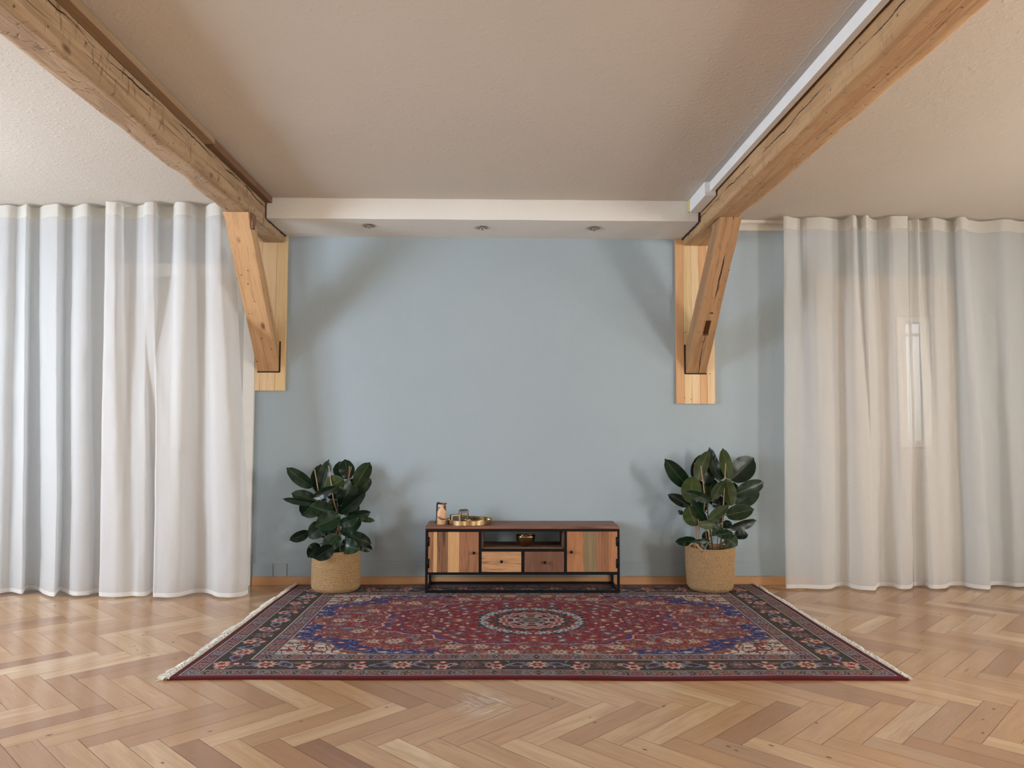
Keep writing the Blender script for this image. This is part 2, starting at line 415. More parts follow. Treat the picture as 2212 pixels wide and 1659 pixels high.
# filler strip between left beam and ceiling
M_strip = wood('filler_strip_wood', (170, 144, 114), (146, 118, 88), 'Y', .6, 1.0, streak_amt=.15)
tag(MB().box(-1.713, -1.655, YB+.001, 4.35, 2.872, CEIL-.0002).build('filler_strip', M_strip, bevel=.002), 'smooth brown wooden strip filling the joint between left beam and ceiling', 'strip')
M_strip2 = wood('filler_wood_red', (136, 100, 70), (100, 70, 48), 'Y', .6, 1.0, streak_amt=.4)
tag(MB().box(-1.713, -1.662, 4.356, 5.494, 2.866, CEIL-.0002).build('filler_strip', M_strip2, bevel=.003), 'short reddish rough wooden strip along the left beam, ending at the white soffit', 'strip')
def brace(name, xt0, xt1, xb0, xb1, yf, yb, zf, zb, mat, label, seed, hole=False):
    # side profile (Y,Z): front-top (yf,2.70) back-top (yb,2.70) ; front-bottom (yw,zf) back-bottom (yw,zb)
    yw = 6.0158; n = 40; m = 8; vs = []; fs = []
    ring = []
    def P(u, side_x, t):   # u 0..1 top->bottom ; t 0 front 1 back
        f = Vector((0, yf+(yw-yf)*u, 2.697+(zf-2.697)*u)); b_ = Vector((0, yb+(yw-yb)*u, 2.697+(zb-2.697)*u))
        p = f.lerp(b_, t); x0 = xt0+(xb0-xt0)*u; x1 = xt1+(xb1-xt1)*u
        p.x = x0+(x1-x0)*side_x; return p
    sec = [(i/m, 0) for i in range(m)] + [(1, i/m) for i in range(m)] + [(1-i/m, 1) for i in range(m)] + [(0, 1-i/m) for i in range(m)]
    K = len(sec)
    for j in range(n+1):
        u = j/n
        for (sx, t_) in sec:
            p = P(u, sx, t_)
            if 0 < j < n:
                a = mnoise.noise(Vector((p.x*6+seed, p.y*3, p.z*3)))*.004
                p.x += a*(1 if sx > .5 else -1)
                if sx in (0, 1) and t_ in (0, 1):   # softened arris
                    p.x += .004*(1 if sx < .5 else -1)*(1+.8*mnoise.noise(Vector((seed, u*9, 0))))
            vs.append(p)
    for j in range(n):
        for k_ in range(K):
            k2 = (k_+1) % K; fs.append((j*K+k_, (j+1)*K+k_, (j+1)*K+k2, j*K+k2))
    fs += [tuple(range(K)), tuple(n*K+k_ for k_ in range(K-1, -1, -1))]
    mbb = MB().add(vs, fs, 0, False)
    o = mbb.build(name, mat, smooth=False, weld=True)
    if hole:
        for (ua, ub, sa, sb_, dep) in hole:
            f0, f1 = P(ua, 0, 0), P(ub, 0, 0); ax = (f1-f0); nrm = Vector((0, -(f1.z-f0.z), f1.y-f0.y)).normalized()
            if nrm.y > 0: nrm = -nrm
            q = []
            for d in (dep, -.03):
                for (u_, s_) in ((ua, sa), (ua, sb_), (ub, sb_), (ub, sa)):
                    q.append(P(u_, s_, 0) - nrm*d)
            cut = MB().hexa(q[:4], q[4:]).build('cutter', mat, weld=True)
            md = o.modifiers.new('b', 'BOOLEAN'); md.object = cut; md.operation = 'DIFFERENCE'; md.solver = 'EXACT'
            bpy.context.view_layer.update()
            dg = bpy.context.evaluated_depsgraph_get()
            me = bpy.data.meshes.new_from_object(o.evaluated_get(dg)); o.modifiers.clear(); o.data = me
            bpy.data.objects.remove(cut)
    return tag(o, label, 'brace')
M_braceL = wood('brace_orange_fir', (210, 170, 126), (182, 138, 92), 'Z', .6, .8, knots=.8, bstr=.3, hew=.12, rot=-40, crack=[(0, -1.776, .05, .0010, 1, .019), (1, 5.745, .03, .0035, 0, 0)])
M_braceR = wood('brace_brown_fir', (188, 148, 108), (150, 112, 76), 'Z', .6, .8, knots=.6, bstr=.4, hew=.15, rot=-40, crack=[(0, 1.655, .07, .0055, 1, .028), (0, 1.615, .10, .002, 1, .028)])
brace('diagonal_brace', -1.888, -1.714, -1.910, -1.741, 5.13, 5.27, 1.672, 1.90, M_braceL, 'orange fir diagonal brace under left ceiling beam, foot let into pale board', 2.2)
brace('diagonal_brace', 1.530, 1.684, 1.489, 1.652, 5.16, 5.38, 1.672, 1.89, M_braceR, 'brown cracked diagonal brace with rectangular mortise hole, under right ceiling beam', 5.1,
      hole=[(.632, .735, .40, .68, .05), (.578, .588, .50, .68, .03)])
# wedge block at the head of the left brace
wb = MB(); wb.hexa([(-1.7150, 5.20, 2.60), (-1.700, 5.20, 2.60), (-1.700, 5.235, 2.60), (-1.7150, 5.235, 2.60)], [(-1.7150, 5.165, 2.6995), (-1.694, 5.165, 2.6995), (-1.694, 5.245, 2.6995), (-1.7150, 5.245, 2.6995)])
tag(wb.build('wooden_wedge', M_strip2, bevel=.002), 'small dark wooden wedge at the top of the left diagonal brace', 'wedge')
M_pineA = wood('pine_board_pale', (238, 210, 170), (222, 188, 142), 'Z', .5, .8, knots=.5, streak=(170, 118, 70), streak_amt=.3)
M_pineB = wood('pine_board_yellow', (236, 208, 160), (214, 180, 128), 'Z', .5, 1.1, knots=.7, streak=(160, 110, 60), streak_amt=.4)
M_pineC = wood('pine_board_orange', (224, 178, 130), (204, 154, 106), 'Z', .5, .7, streak=(160, 104, 60), streak_amt=.25)
M_gapshade = plain('painted_gap_shade', (40, 26, 18), .9)  # dark colour standing in for the shade around the brace foot
def board(x0, x1, z0, z1, strips, slot, beamx, label, split):
    b = MB(); y0, y1 = 6.016, WALL-.001
    sx0, sx1, sz0, sz1 = slot
    for (xa, xb, mi) in strips:
        xa += .0006; xb -= .0006
        # board stays whole; the dark strips below imitate a shaded gap
        segs = [(z0, z1)]
        b.box(xa, xb, y0, y1, z0, z1, mi)
    o = tag(b.build('wall_board', [M_pineA, M_pineB, M_pineC], bevel=.0015), label, 'board')
    g = MB()
    if x0 < 0: g.box(sx1-.006, sx1+.006, 6.0145, 6.0159, sz0-.006, sz1)
    else: g.box(sx0-.008, sx0+.004, 6.0145, 6.0159, sz0-.006, sz1)
    g.box(sx0, sx1, 6.0145, 6.0159, sz0-.008, sz0+.002)
    g.build('notch_shade', M_gapshade, o); return o
board(-1.990, -1.690, 1.519, 2.756, [(-1.990, -1.89, 0), (-1.89, -1.775, 0), (-1.775, -1.690, 1)], (-1.91, -1.735, 1.67, 1.91), None, 'pale pine wall board behind the foot of the left diagonal brace', 0)
board(1.413, 1.722, 1.427, 2.756, [(1.413, 1.476, 2), (1.476, 1.538, 1), (1.538, 1.602, 0), (1.602, 1.662, 2), (1.662, 1.722, 0)], (1.485, 1.655, 1.67, 1.9), None, 'pine wall board with orange left edge behind the foot of the right diagonal brace', 0)
# ------------------------------------------------------------------ cable trunking
M_trunk = plain('trunking_white_plastic', (236, 236, 234), .45)
M_trunk2 = plain('trunking_grey_side', (150, 138, 134), .5)
o = MB().box(1.428, 1.462, YB+.001, 5.05, 2.842, CEIL-.001).build('cable_trunking', M_trunk, bevel=.002)
tag(o, 'long white cable trunking running along the right ceiling beam', 'trunking')
o = MB().box(1.392, 1.469, 5.051, 5.46, 2.812, CEIL-.001).build('cable_trunking', M_trunk, bevel=.002)
tag(o, 'short grey-white trunking end box by the soffit corner at right beam', 'trunking')
MB().box(1.384, 1.456, 5.4605, 5.494, 2.822, CEIL-.001).build('connector_block', plain('yellowed_plastic', (214, 196, 140), .6), o, bevel=.002)
# plaster repair strip next to the trunking
ps = MB(); n = 160; top = []; bot = []
for i in range(n+1):
    y = YB+.01+(5.05-YB)*i/n; w = .045+.012*mnoise.noise(Vector((y*3, 0, 4)))+.006*(R.random()-.5)
    for z in (CEIL-.0005, CEIL-.004): top.append((1.426, y, z)); top.append((1.426-w, y, z))
fs = []
for i in range(n):
    a = i*4; fs += [(a+2, a+3, a+7, a+6), (a+3, a+1, a+5, a+7)]
struct(ps.add(top, fs).build('trim_5', plaster('grey_patch_plaster', (190, 184, 176), .5, 90)))
# ------------------------------------------------------------------ downlights
M_chrome = metal('chrome_ring', (176, 170, 162), .18)
t = NT('lamp_glass'); M_lampglass = t.bsdf(t.mix(t.noise(t.obj(), 300, 1), srgb(178, 168, 158), srgb(232, 226, 218)), .25)
M_dark = plain('black_cavity', (30, 26, 24), .6)
def downlight(x, y, label, first=None):
    o = thing('recessed_spotlight', (x, y, 2.757), label, 'spotlight', 'three recessed spotlights in the soffit')
    if first:
        for ch in first.children:
            c_ = ch.copy(); C.objects.link(c_); c_.parent = o
        return o
    b = MB(); b.lathe([(.030, .0), (.048, .0), (.049, -.003), (.046, -.007), (.038, -.009), (.034, -.006), (.030, .0)], n=48)
    r = b.build('trim_ring', M_chrome, split=30); r.parent = o
    b = MB(); b.lathe([(.0295, -.0005), (.034, -.005), (.033, -.011), (.030, -.012), (.0275, -.006), (.0275, -.002)], n=40)
    r2 = b.build('gimbal_ring', M_chrome); r2.parent = o; r2.rotation_euler = (math.radians(-6), 0, 0)
    b = MB(); b.lathe([(.0001, -.006), (.012, -.007), (.024, -.005), (.0272, -.002), (.0272, .0005)], n=32)
    r3 = b.build('lamp_face', M_lampglass); r3.parent = o
    return o
p = [atz(797, 487, 2.757), atz(1041.5, 491, 2.757), atz(1283, 492.5, 2.757)]
d0 = downlight(p[0].x, p[0].y, 'chrome recessed spotlight in the soffit, leftmost of the three')
downlight(p[1].x, p[1].y, 'chrome recessed spotlight in the soffit, middle of the three', d0)
downlight(p[2].x, p[2].y, 'chrome recessed spotlight in the soffit, rightmost of the three', d0)
# ------------------------------------------------------------------ curtains
def curtain_mat(name, trans, col):
    t = NT(name); o = t.obj()
    wv = t.math('MULTIPLY', t.noise(t.mapping(o, (1, 1, .25)), 260, 2), 1)
    cr = t.noise(t.mapping(o, (1, 1, .8)), 3.2, 5, .6, .8)
    bn = t.n('Bump', i_Height=t.math('ADD', t.math('MULTIPLY', wv, .06), cr), i_Strength=.5, i_Distance=.03)
    d = t.n('BsdfDiffuse', i_Color=srgb(*col), i_Normal=bn.outputs[0]); l = t.n('BsdfTranslucent', i_Color=srgb(*col), i_Normal=bn.outputs[0])
    m1 = t.n('MixShader', x0=.42); t.t.links.new(d.outputs[0], m1.inputs[1]); t.t.links.new(l.outputs[0], m1.inputs[2])
    tr = t.n('BsdfTransparent', i_Color=(1, 1, 1, 1))
    m2 = t.n('MixShader', x0=trans); t.t.links.new(m1.outputs[0], m2.inputs[1]); t.t.links.new(tr.outputs[0], m2.inputs[2])
    t.t.links.new(m2.outputs[0], t.out.inputs[0]); return t.m
M_sheer = curtain_mat('white_voile', .21, (233, 232, 231))
M_sheerR = curtain_mat('white_voile_thin', .32, (240, 239, 237))
M_head = curtain_mat('heading_tape_cloth', .04, (238, 234, 226))
M_hem = curtain_mat('hem_double_cloth', .06, (246, 246, 244))
def catmull(P, n):
    out = []
    for i in range(len(P)-1):
        p0 = P[max(i-1, 0)]; p1 = P[i]; p2 = P[i+1]; p3 = P[min(i+2, len(P)-1)]
        for k_ in range(n):
            t_ = k_/n
            out.append(tuple(.5*((2*b_)+(-a+c_)*t_+(2*a-5*b_+4*c_-d)*t_*t_+(-a+3*b_-3*c_+d)*t_**3) for a, b_, c_, d in zip(p0, p1, p2, p3)))
    out.append(tuple(P[-1])); return out
def curtain(Y0, folds, label, seed, ztop=2.900, zbot=.014, sheer=None):
    """folds: (px at top, offset at top, px at bottom, offset at bottom); offset <0 is towards the room"""
    cp = []
    for (pt, ot, pb, ob) in folds:
        ot *= 1.55; ob *= 1.75
        cp.append((at(pt, 450, Y0+ot).x, Y0+ot, at(pb, 1265, Y0+ob).x, Y0+ob))
    prof = catmull(cp, 9); NX = len(prof)
    zs = [ztop, ztop-.01] + [ztop-.03-.064*i/4 for i in range(5)]
    z_tape = zs[-1]
    body = [z_tape+(zbot+.03-z_tape)*i/70 for i in range(1, 71)]
    zs = zs+body+[zbot+.02, zbot+.01, zbot]
    vs = []; H = ztop-zbot
    for z in zs:
        u = (ztop-z)/H
        for i, (xt, yt, xb, yb) in enumerate(prof):
            w = min(1, max(0, u*1.05)); w = w*w*(3-2*w)*.6+w*.4
            x = xt+(xb-xt)*w; y = yt+(yb-yt)*w
            a = min(1, u*4)
            y += a*.012*mnoise.noise(Vector((x*4+seed, z*1.1, seed)))+a*.005*mnoise.noise(Vector((x*16+seed, z*5, 3)))
            x += a*.006*mnoise.noise(Vector((x*5, z*1.8, seed+9)))
            zz = z
            if u < .05: zz = z+.012*mnoise.noise(Vector((x*9+seed, 0, 2)))*(1-u/.05)-.004
            vs.append((x, y, min(zz, CEIL-.008)))
    root = thing('sheer_curtain', (cp[0][0], Y0, 0), label, 'curtain')
    def part(name, r0, r1, mat):
        b = MB(); fs = [(j*NX+i, j*NX+i+1, (j+1)*NX+i+1, (j+1)*NX+i) for j in range(r0, r1) for i in range(NX-1)]
        used = sorted({q for f in fs for q in f}); mp = {q: k_ for k_, q in enumerate(used)}
        b.add([vs[q] for q in used], [tuple(mp[q] for q in f) for f in fs], 0, True)
        b.build(name, mat, root)
    nh = 6; nb = len(zs)-1
    part('heading_tape', 0, nh, M_head); part('voile_panel', nh, nb-3, sheer or M_sheer); part('hem', nb-3, nb, M_hem)
    return root
curtain(5.72, [(-420, -.04, -440, -.06), (-385, .04, -400, .05), (-340, -.05, -350, -.05), (-300, .05, -310, .05), (-255, -.04, -262, -.05), (-215, .04, -220, .05), (-170, -.04, -178, -.05), (-120, .03, -125, .05), (-70, -.03, -80, -.04), (-30, .02, -45, .03),
               (14, -.02, -8, -.02), (40, .01, 22, .01), (57, -.03, 48, -.03), (66, .02, 56, .05), (84, .025, 78, .05), (98, -.02, 98, -.04), (124, -.04, 118, -.075), (131, -.01, 122, -.04), (142, .03, 130, .03), (154, .02, 140, .01), (172, -.035, 160, -.06), (190, -.04, 190, -.05), (198, 0, 202, -.01), (222, .025, 226, .0), (246, .01, 250, .01)],
        'white sheer curtain hanging at the far left edge of the room', 1.1)
curtain(5.66, [(228, -.045, 213, -.03), (236, -.05, 218, -.045), (252, -.045, 242, -.055), (262, -.01, 262, -.05), (268, .03, 285, -.03), (290, .035, 300, -.04), (308, .0, 318, -.03), (313, -.04, 330, .04), (322, -.05, 345, .05), (336, -.04, 336, .03), (342, .02, 331, -.05), (352, .035, 340, -.06), (372, .03, 362, -.065), (380, -.035, 385, -.05), (396, -.05, 400, -.02), (412, -.03, 420, .02), (424, .02, 440, .03), (440, .03, 455, .0), (455, -.03, 470, -.05), (474, -.045, 498, -.06), (486, -.02, 520, -.045), (496, .02, 534, -.01), (508, .03, 537, .03)],
        'white sheer curtain with deep folds beside the left timber brace', 4.2)
curtain(5.88, [(1692, -.02, 1697, -.02), (1703, -.02, 1705, -.025), (1728, .02, 1735, -.02), (1742, -.01, 1772, -.035), (1775, -.02, 1795, -.03), (1800, .01, 1808, .02), (1822, .02, 1826, .03), (1836, -.04, 1842, -.02), (1846, -.05, 1862, -.05), (1852, .0, 1884, -.06), (1858, .02, 1891, -.055), (1866, -.045, 1893, -.02), (1874, -.05, 1900, .02), (1880, .0, 1915, .025), (1900, .03, 1930, .01), (1918, .0, 1944, -.035), (1921, -.04, 1958, -.04), (1936, -.05, 1968, -.03), (1960, -.045, 1973, .02)],
        'white sheer curtain just right of the right timber brace', 8.3, sheer=M_sheerR)
curtain(5.905, [(1956, .02, 1972, .02), (1960, .0, 1974, .01), (1970, -.01, 1982, .02), (1984, -.03, 1998, .02), (1978, .0, 2010, -.04), (1996, .02, 2030, -.045), (2012, -.03, 2045, -.03), (2030, -.02, 2055, .02), (2050, .02, 2078, .02), (2060, .025, 2092, -.01), (2070, -.04, 2110, -.04), (2084, -.05, 2136, -.06), (2092, -.01, 2140, -.04), (2112, .02, 2142, .02), (2140, .01, 2166, .03), (2170, -.02, 2200, -.01), (2205, .01, 2240, .02), (2250, -.04, 2280, -.04), (2300, .04, 2320, .04), (2350, -.04, 2370, -.05), (2400, .05, 2420, .05), (2450, -.05, 2470, -.05), (2500, .04, 2520, .04), (2560, -.04, 2570, -.05)],
        'white sheer curtain at the far right edge of the room', 12.9, sheer=M_sheerR)
def track(x0, x1, y, label):
    b = MB(); b.box(x0, x1, y-.012, y+.012, CEIL-.020, CEIL-.001); b.box(x0, x1, y-.016, y-.012, CEIL-.026, CEIL-.001); b.box(x0, x1, y+.012, y+.016, CEIL-.026, CEIL-.001)
    o = b.build('curtain_track', M_white, bevel=.001)
    return tag(o, label, 'curtain track')
track(XL+.01, -1.892, 5.835, 'white ceiling curtain track above the left sheer curtains')
track(1.70, XR-.01, 6.006, 'white ceiling curtain track running from right beam over right curtains')
# ------------------------------------------------------------------ rug
HW, HD = 1.805, 1.135       # half sizes used by the pattern (u along the length, v towards the viewer)
def rug():
    NU, NV = 750, 290       # one quadrant
    u1 = (np.arange(NU)+.5)/NU*HW; v1 = (np.arange(NV)+.5)/NV*HD
    U, V = np.meshgrid(u1, v1, indexing='ij')
    col = np.zeros((NU, NV, 3)); rg = np.random.default_rng(5)
    c3 = lambda r, g, b: np.array(srgb(r, g, b)[:3])
    RED = c3(148, 18, 28); DRED = c3(100, 8, 17); NAVY = c3(30, 42, 112); IVO = c3(214, 204, 190); MAU = c3(134, 96, 106); SLA = c3(120, 124, 138)
    BRN = c3(70, 56, 46); TAN = c3(150, 112, 92); PINK = c3(222, 178, 158); LBL = c3(128, 160, 188); ORA = c3(168, 84, 62); GRY = c3(158, 148, 152); OLV = c3(108, 90, 66); BLK = c3(34, 26, 34); WINE = c3(84, 28, 44)
    du, dv = HW-U, HD-V     # distance from the edges
    e = np.minimum(du, dv); along = np.where(du < dv, V, U)
    def noise2(fx, fy, seed, X=U, Y=V):
        r = np.random.default_rng(seed); out = np.zeros_like(X)
        for k_ in range(7):
            a = r.uniform(0, 2*PI); f = r.uniform(.5, 1.5)
            out += np.sin((X*fx*math.cos(a)+Y*fy*math.sin(a))*f*2*PI+r.uniform(0, 6.28))
        return out/7
    def win(cu, cv, r):
        i0, i1 = max(0, int((cu-r)/HW*NU)-1), min(NU, int((cu+r)/HW*NU)+2); j0, j1 = max(0, int((cv-r)/HD*NV)-1), min(NV, int((cv+r)/HD*NV)+2)
        return (slice(i0, i1), slice(j0, j1)) if i1 > i0 and j1 > j0 else None
    def stamp(cu, cv, r, fn):
        w_ = win(cu, cv, r*1.5)
        if w_ is None: return
        x = U[w_]-cu; y = V[w_]-cv; fn(w_, x, y, np.hypot(x, y), np.arctan2(y, x), r)
    def rosette(cu, cv, r, c0, c1, c2, n=8, mask=None):
        def fn(w_, x, y, d, th, r):
            R0 = r*(.82+.18*np.cos(n*th)); sub = col[w_]; mk = np.ones_like(d, bool) if mask is None else mask[w_]
            sub[(d < R0*1.15) & mk] = BLK*.6+c0*.4; sub[(d < R0) & mk] = c0; sub[(d < R0*.55) & mk] = c1; sub[(d < R0*.28) & mk] = c2
        stamp(cu, cv, r, fn)
    def palm(cu, cv, r, c0, c1, c2, ang, mask=None):
        def fn(w_, x, y, d, th, r):
            ca, sa = math.cos(ang), math.sin(ang); xx = x*ca+y*sa; yy = -x*sa+y*ca
            yy = yy+.35*xx*xx/r*np.sign(xx); q_ = (xx/r)**2+(yy/(r*.52*(1-.35*xx/r)))**2
            q_ = q_*(1+.14*np.cos(10*th)); sub = col[w_]; mk = np.ones_like(d, bool) if mask is None else mask[w_]
            sub[(q_ < 1.0) & mk] = c0; sub[(q_ < .58) & mk] = c1; sub[(q_ < .22) & mk] = c2
        stamp(cu, cv, r, fn)
    def leaf(cu, cv, r, c0, ang, mask=None):
        def fn(w_, x, y, d, th, r):
            ca, sa = math.cos(ang), math.sin(ang); xx = x*ca+y*sa; yy = -x*sa+y*ca; yy = yy-.4*xx*xx/r
            mk = np.ones_like(d, bool) if mask is None else mask[w_]
            col[w_][((xx/r)**2+(yy/(r*.3))**2 < 1) & mk] = c0
        stamp(cu, cv, r, fn)
    # --- field zones
    wob = .030*np.cos(14*np.arctan2(V/.8, U/1.45)+PI)+.012*np.cos(28*np.arctan2(V/.8, U/1.45))
    E1 = np.sqrt((U/1.55)**2+(V/.88)**2)+wob*.8; E2 = np.sqrt((U/1.36)**2+(V/.775)**2)+wob*1.5
    fieldm = (e > .40); ivo = fieldm & (E1 > 1); navy = fieldm & (E1 <= 1) & (E2 > 1); red = fieldm & (E2 <= 1)
    col[fieldm] = RED; col[ivo] = IVO; col[navy] = NAVY
    col[fieldm & (np.abs(E1-1) < .010)] = TAN
    th = np.arctan2(V, U)
    # --- vines
    def vines(mask, c0, seed, f, w_, amt=1):
        n1 = noise2(f, f, seed); n1 = n1+.6*noise2(f*2, f*2, seed+1)
        col[mask & (np.abs(n1) < w_)] = c0
    vines(red, MAU, 11, 4.2, .022); vines(red, SLA*.8, 21, 5.5, .014); vines(red, PINK*.8, 31, 3.4, .010)
    vines(navy, MAU, 41, 6, .035); vines(navy, SLA, 45, 8, .018); vines(ivo, c3(60, 64, 76), 51, 5, .07); vines(ivo, ORA, 55, 4, .06); vines(ivo, c3(150, 50, 44), 58, 6, .05)
    # outer lobed star medallion around the centre
    rs = np.sqrt((U/.92)**2+(V/.53)**2); star = rs+.075*np.cos(8*np.arctan2(V/.53, U/.92))+.03*np.cos(24*np.arctan2(V/.53, U/.92))
    starm = fieldm & (star < 1)
    busy = noise2(16, 16, 61)+noise2(26, 26, 62)*.7
    col[starm & (busy > .30)] = MAU*.75; col[starm & (busy > .62)] = TAN*.8; col[starm & (busy < -.36)] = WINE; col[starm & (busy < -.66)] = SLA*.7
    col[fieldm & (np.abs(star-1) < .014)] = c3(70, 58, 120); col[fieldm & (np.abs(star-1.03) < .009)] = PINK*.85
    # --- scattered blossoms with Poisson spacing
    def scatter(mask, n, rmin, rmax, fn, sep, seed, pts):
        r_ = np.random.default_rng(seed); k_ = 0; tries = 0
        while k_ < n and tries < n*60:
            tries += 1; i = r_.integers(0, NU); j = r_.integers(0, NV)
            if not mask[i, j]: continue
            cu, cv = u1[i], v1[j]; rad = r_.uniform(rmin, rmax)
            if any((cu-a)**2+(cv-b_)**2 < (sep*(rad+q_))**2 for a, b_, q_ in pts): continue
            pts.append((cu, cv, rad)); k_ += 1; fn(cu, cv, rad, r_)
    CR = c3(212, 190, 170)
    pts = [(0, 0, .42)]
    redo = red & (star > 1.06)
    for (cu, cv, rd) in ((.13, .70, .05), (.46, .60, .05), (.80, .48, .055), (1.05, .26, .05), (1.22, .0, .05), (.62, .33+.3, .0), (.30, .60, .048)):
        if rd: rosette(cu, cv, rd, CR, ORA*.7, CR, 10); pts.append((cu, cv, rd))
    fb = lambda cu, cv, rad, r_: rosette(cu, cv, rad, [CR, TAN, MAU, GRY*.85][r_.integers(0, 4)], [MAU*.8, ORA, c3(120, 60, 60)][r_.integers(0, 3)], [CR, BLK][r_.integers(0, 2)], [6, 8, 10][r_.integers(0, 3)], red)
    scatter(redo, 26, .026, .044, fb, 1.15, 71, pts)
    fp = lambda cu, cv, rad, r_: palm(cu, cv, rad, [TAN, OLV, MAU, SLA*.85][r_.integers(0, 4)], [GRY*.8, ORA*.8, WINE][r_.integers(0, 3)], [CR, LBL*.7, TAN][r_.integers(0, 3)], r_.uniform(0, 6.28), red)
    scatter(redo, 44, .026, .050, fp, .95, 72, pts)
    fl = lambda cu, cv, rad, r_: leaf(cu, cv, rad, [MAU, SLA*.8, TAN*.8, PINK*.8, OLV][r_.integers(0, 5)], r_.uniform(0, 6.28), red)
    scatter(redo, 420, .011, .028, fl, .62, 73, pts)
    np_ = []
    fb2 = lambda cu, cv, rad, r_: palm(cu, cv, rad, [LBL, TAN, c3(120, 40, 50), MAU][r_.integers(0, 4)], [CR, ORA, NAVY][r_.integers(0, 3)], CR, r_.uniform(0, 6.28), navy)
    scatter(navy, 34, .022, .045, fb2, 1.0, 74, np_)
    scatter(navy, 80, .012, .026, lambda cu, cv, rad, r_: leaf(cu, cv, rad, [c3(120, 30, 44), SLA, MAU, LBL*.8][r_.integers(0, 4)], r_.uniform(0, 6.28), navy), .8, 75, np_)
    ip = []
    scatter(ivo, 22, .022, .045, lambda cu, cv, rad, r_: palm(cu, cv, rad, [c3(150, 62, 48), ORA, c3(140, 36, 42), OLV][r_.integers(0, 4)], [c3(120, 40, 40), TAN][r_.integers(0, 2)], ORA, r_.uniform(-.4, .4), ivo), 1.0, 76, ip)
    scatter(ivo, 90, .012, .028, lambda cu, cv, rad, r_: leaf(cu, cv, rad, [c3(80, 96, 116), c3(150, 50, 50), c3(50, 56, 66), ORA][r_.integers(0, 4)], r_.uniform(-.6, .6), ivo), .8, 77, ip)
    sp = [(0, 0, .38)]
    starin = starm & (star < .93)
    scatter(starin, 40, .022, .042, lambda cu, cv, rad, r_: palm(cu, cv, rad, [TAN, MAU, WINE, c3(60, 66, 120)][r_.integers(0, 4)], [CR, ORA, SLA][r_.integers(0, 3)], CR, r_.uniform(0, 6.28)), 1.0, 78, sp)
    n6 = noise2(34, 34, 99); ok_ = fieldm & (n6 > .52); col[ok_] = col[ok_]*.45; ok_ = fieldm & (n6 < -.56); col[ok_] = col[ok_]*.5+MAU*.5
    # --- central medallion: ring of pale scrolls on a dark ground, then the pink rosette
    d = np.hypot(U, V); D1 = d+.018*np.cos(8*th)
    col[D1 < .345] = BRN*.8; m_ = (D1 < .345) & (noise2(30, 30, 81) > .2); col[m_] = MAU*.8
    for k_ in range(9):
        a = (k_+.5)*PI/2/4 if k_ < 4 else k_*PI/2/4-.0
        a = PI/16+k_*PI/8 if k_ < 4 else None
        if a is None: break
        for off in (-.085, .085):
            rosette(.305*math.cos(a+off), .305*math.sin(a+off), .030, c3(206, 212, 214), SLA, WINE, 5)
        rosette(.27*math.cos(a+PI/16), .27*math.sin(a+PI/16), .030, c3(164, 34, 40), ORA, TAN, 6)
    for a in (0, PI/2): rosette(.27*math.cos(a), .27*math.sin(a), .034, c3(164, 34, 40), ORA, TAN, 6)
    rr_ = d*(1+.045*np.cos(16*th)); col[rr_ < .205] = PINK; col[rr_ < .190] = MAU*.9; col[(rr_ < .190) & (np.cos(16*th) > .3)] = c3(170, 70, 70); col[(rr_ < .165) & (rr_ > .155)] = PINK; col[rr_ < .150] = WINE
    col[(rr_ < .150) & (np.cos(8*th+PI) > .2)] = GRY; col[(rr_ < .115) & (rr_ > .105)] = PINK; col[rr_ < .075] = GRY*.8; col[rr_ < .055] = OLV; col[rr_ < .025] = TAN
    # pendant tips
    for (cu, cv) in ((0, .46), (.0, .40)): rosette(cu, cv, .05, c3(160, 60, 50), TAN, PINK, 6)
    # --- borders
    def band(a0, a1): return (e >= a0) & (e < a1)
    col[band(0, .036)] = DRED
    def minor(a0, a1):
        mk = band(a0, a1); col[mk] = GRY*.62
        ic = (e-(a0+a1)/2)/((a1-a0)/2); b2 = mk & (np.abs(ic) < .66)
        seg = np.floor(along/.055+.5).astype(int); ph = np.abs(along/.055-seg)
        pal = [TAN*.95, GRY*.8, MAU, c3(150, 84, 76), c3(146, 118, 122), c3(160, 100, 84)]
        for q_ in range(6): col[b2 & (seg % 6 == q_)] = pal[q_]
        dd = np.sqrt((ph*2.1)**2+(ic*1.1)**2); a2 = np.arctan2(ic, ph)
        col[b2 & (dd < .50+.15*np.cos(4*a2)) & (seg % 2 == 0)] = BLK; col[b2 & (dd < .40) & (seg % 2 == 1)] = MAU*.6; col[b2 & (dd < .16)] = GRY
        nz = noise2(40, 40, int(a0*1000)+3); col[b2 & (nz > .28)] = c3(120, 60, 66); col[b2 & (nz < -.36)] = GRY*.8; n5 = noise2(60, 60, int(a0*1000)+9); col[b2 & (n5 > .42)] = BLK*1.4; col[b2 & (n5 < -.45)] = IVO*.7
        col[mk & (np.abs(np.abs(ic)-.72) < .045)] = BLK*1.2; col[mk & (np.abs(np.abs(ic)-.90) < .06)] = IVO*.85
        col[mk & (np.abs(ic) > .77) & (np.abs(ic) < .85) & (np.floor(along/.012) % 2 == 0)] = MAU*.6
    minor(.036, .125); minor(.297, .400)
    mk = band(.125, .297); col[mk] = BRN*.72
    nz = noise2(22, 22, 91); col[mk & (np.abs(nz) < .05)] = OLV*.8
    P = .62
    def place(t_, ee, side):   # side 0: long edge (front), 1: short edge
        return (t_, HD-ee) if side == 0 else (HW-ee, t_)
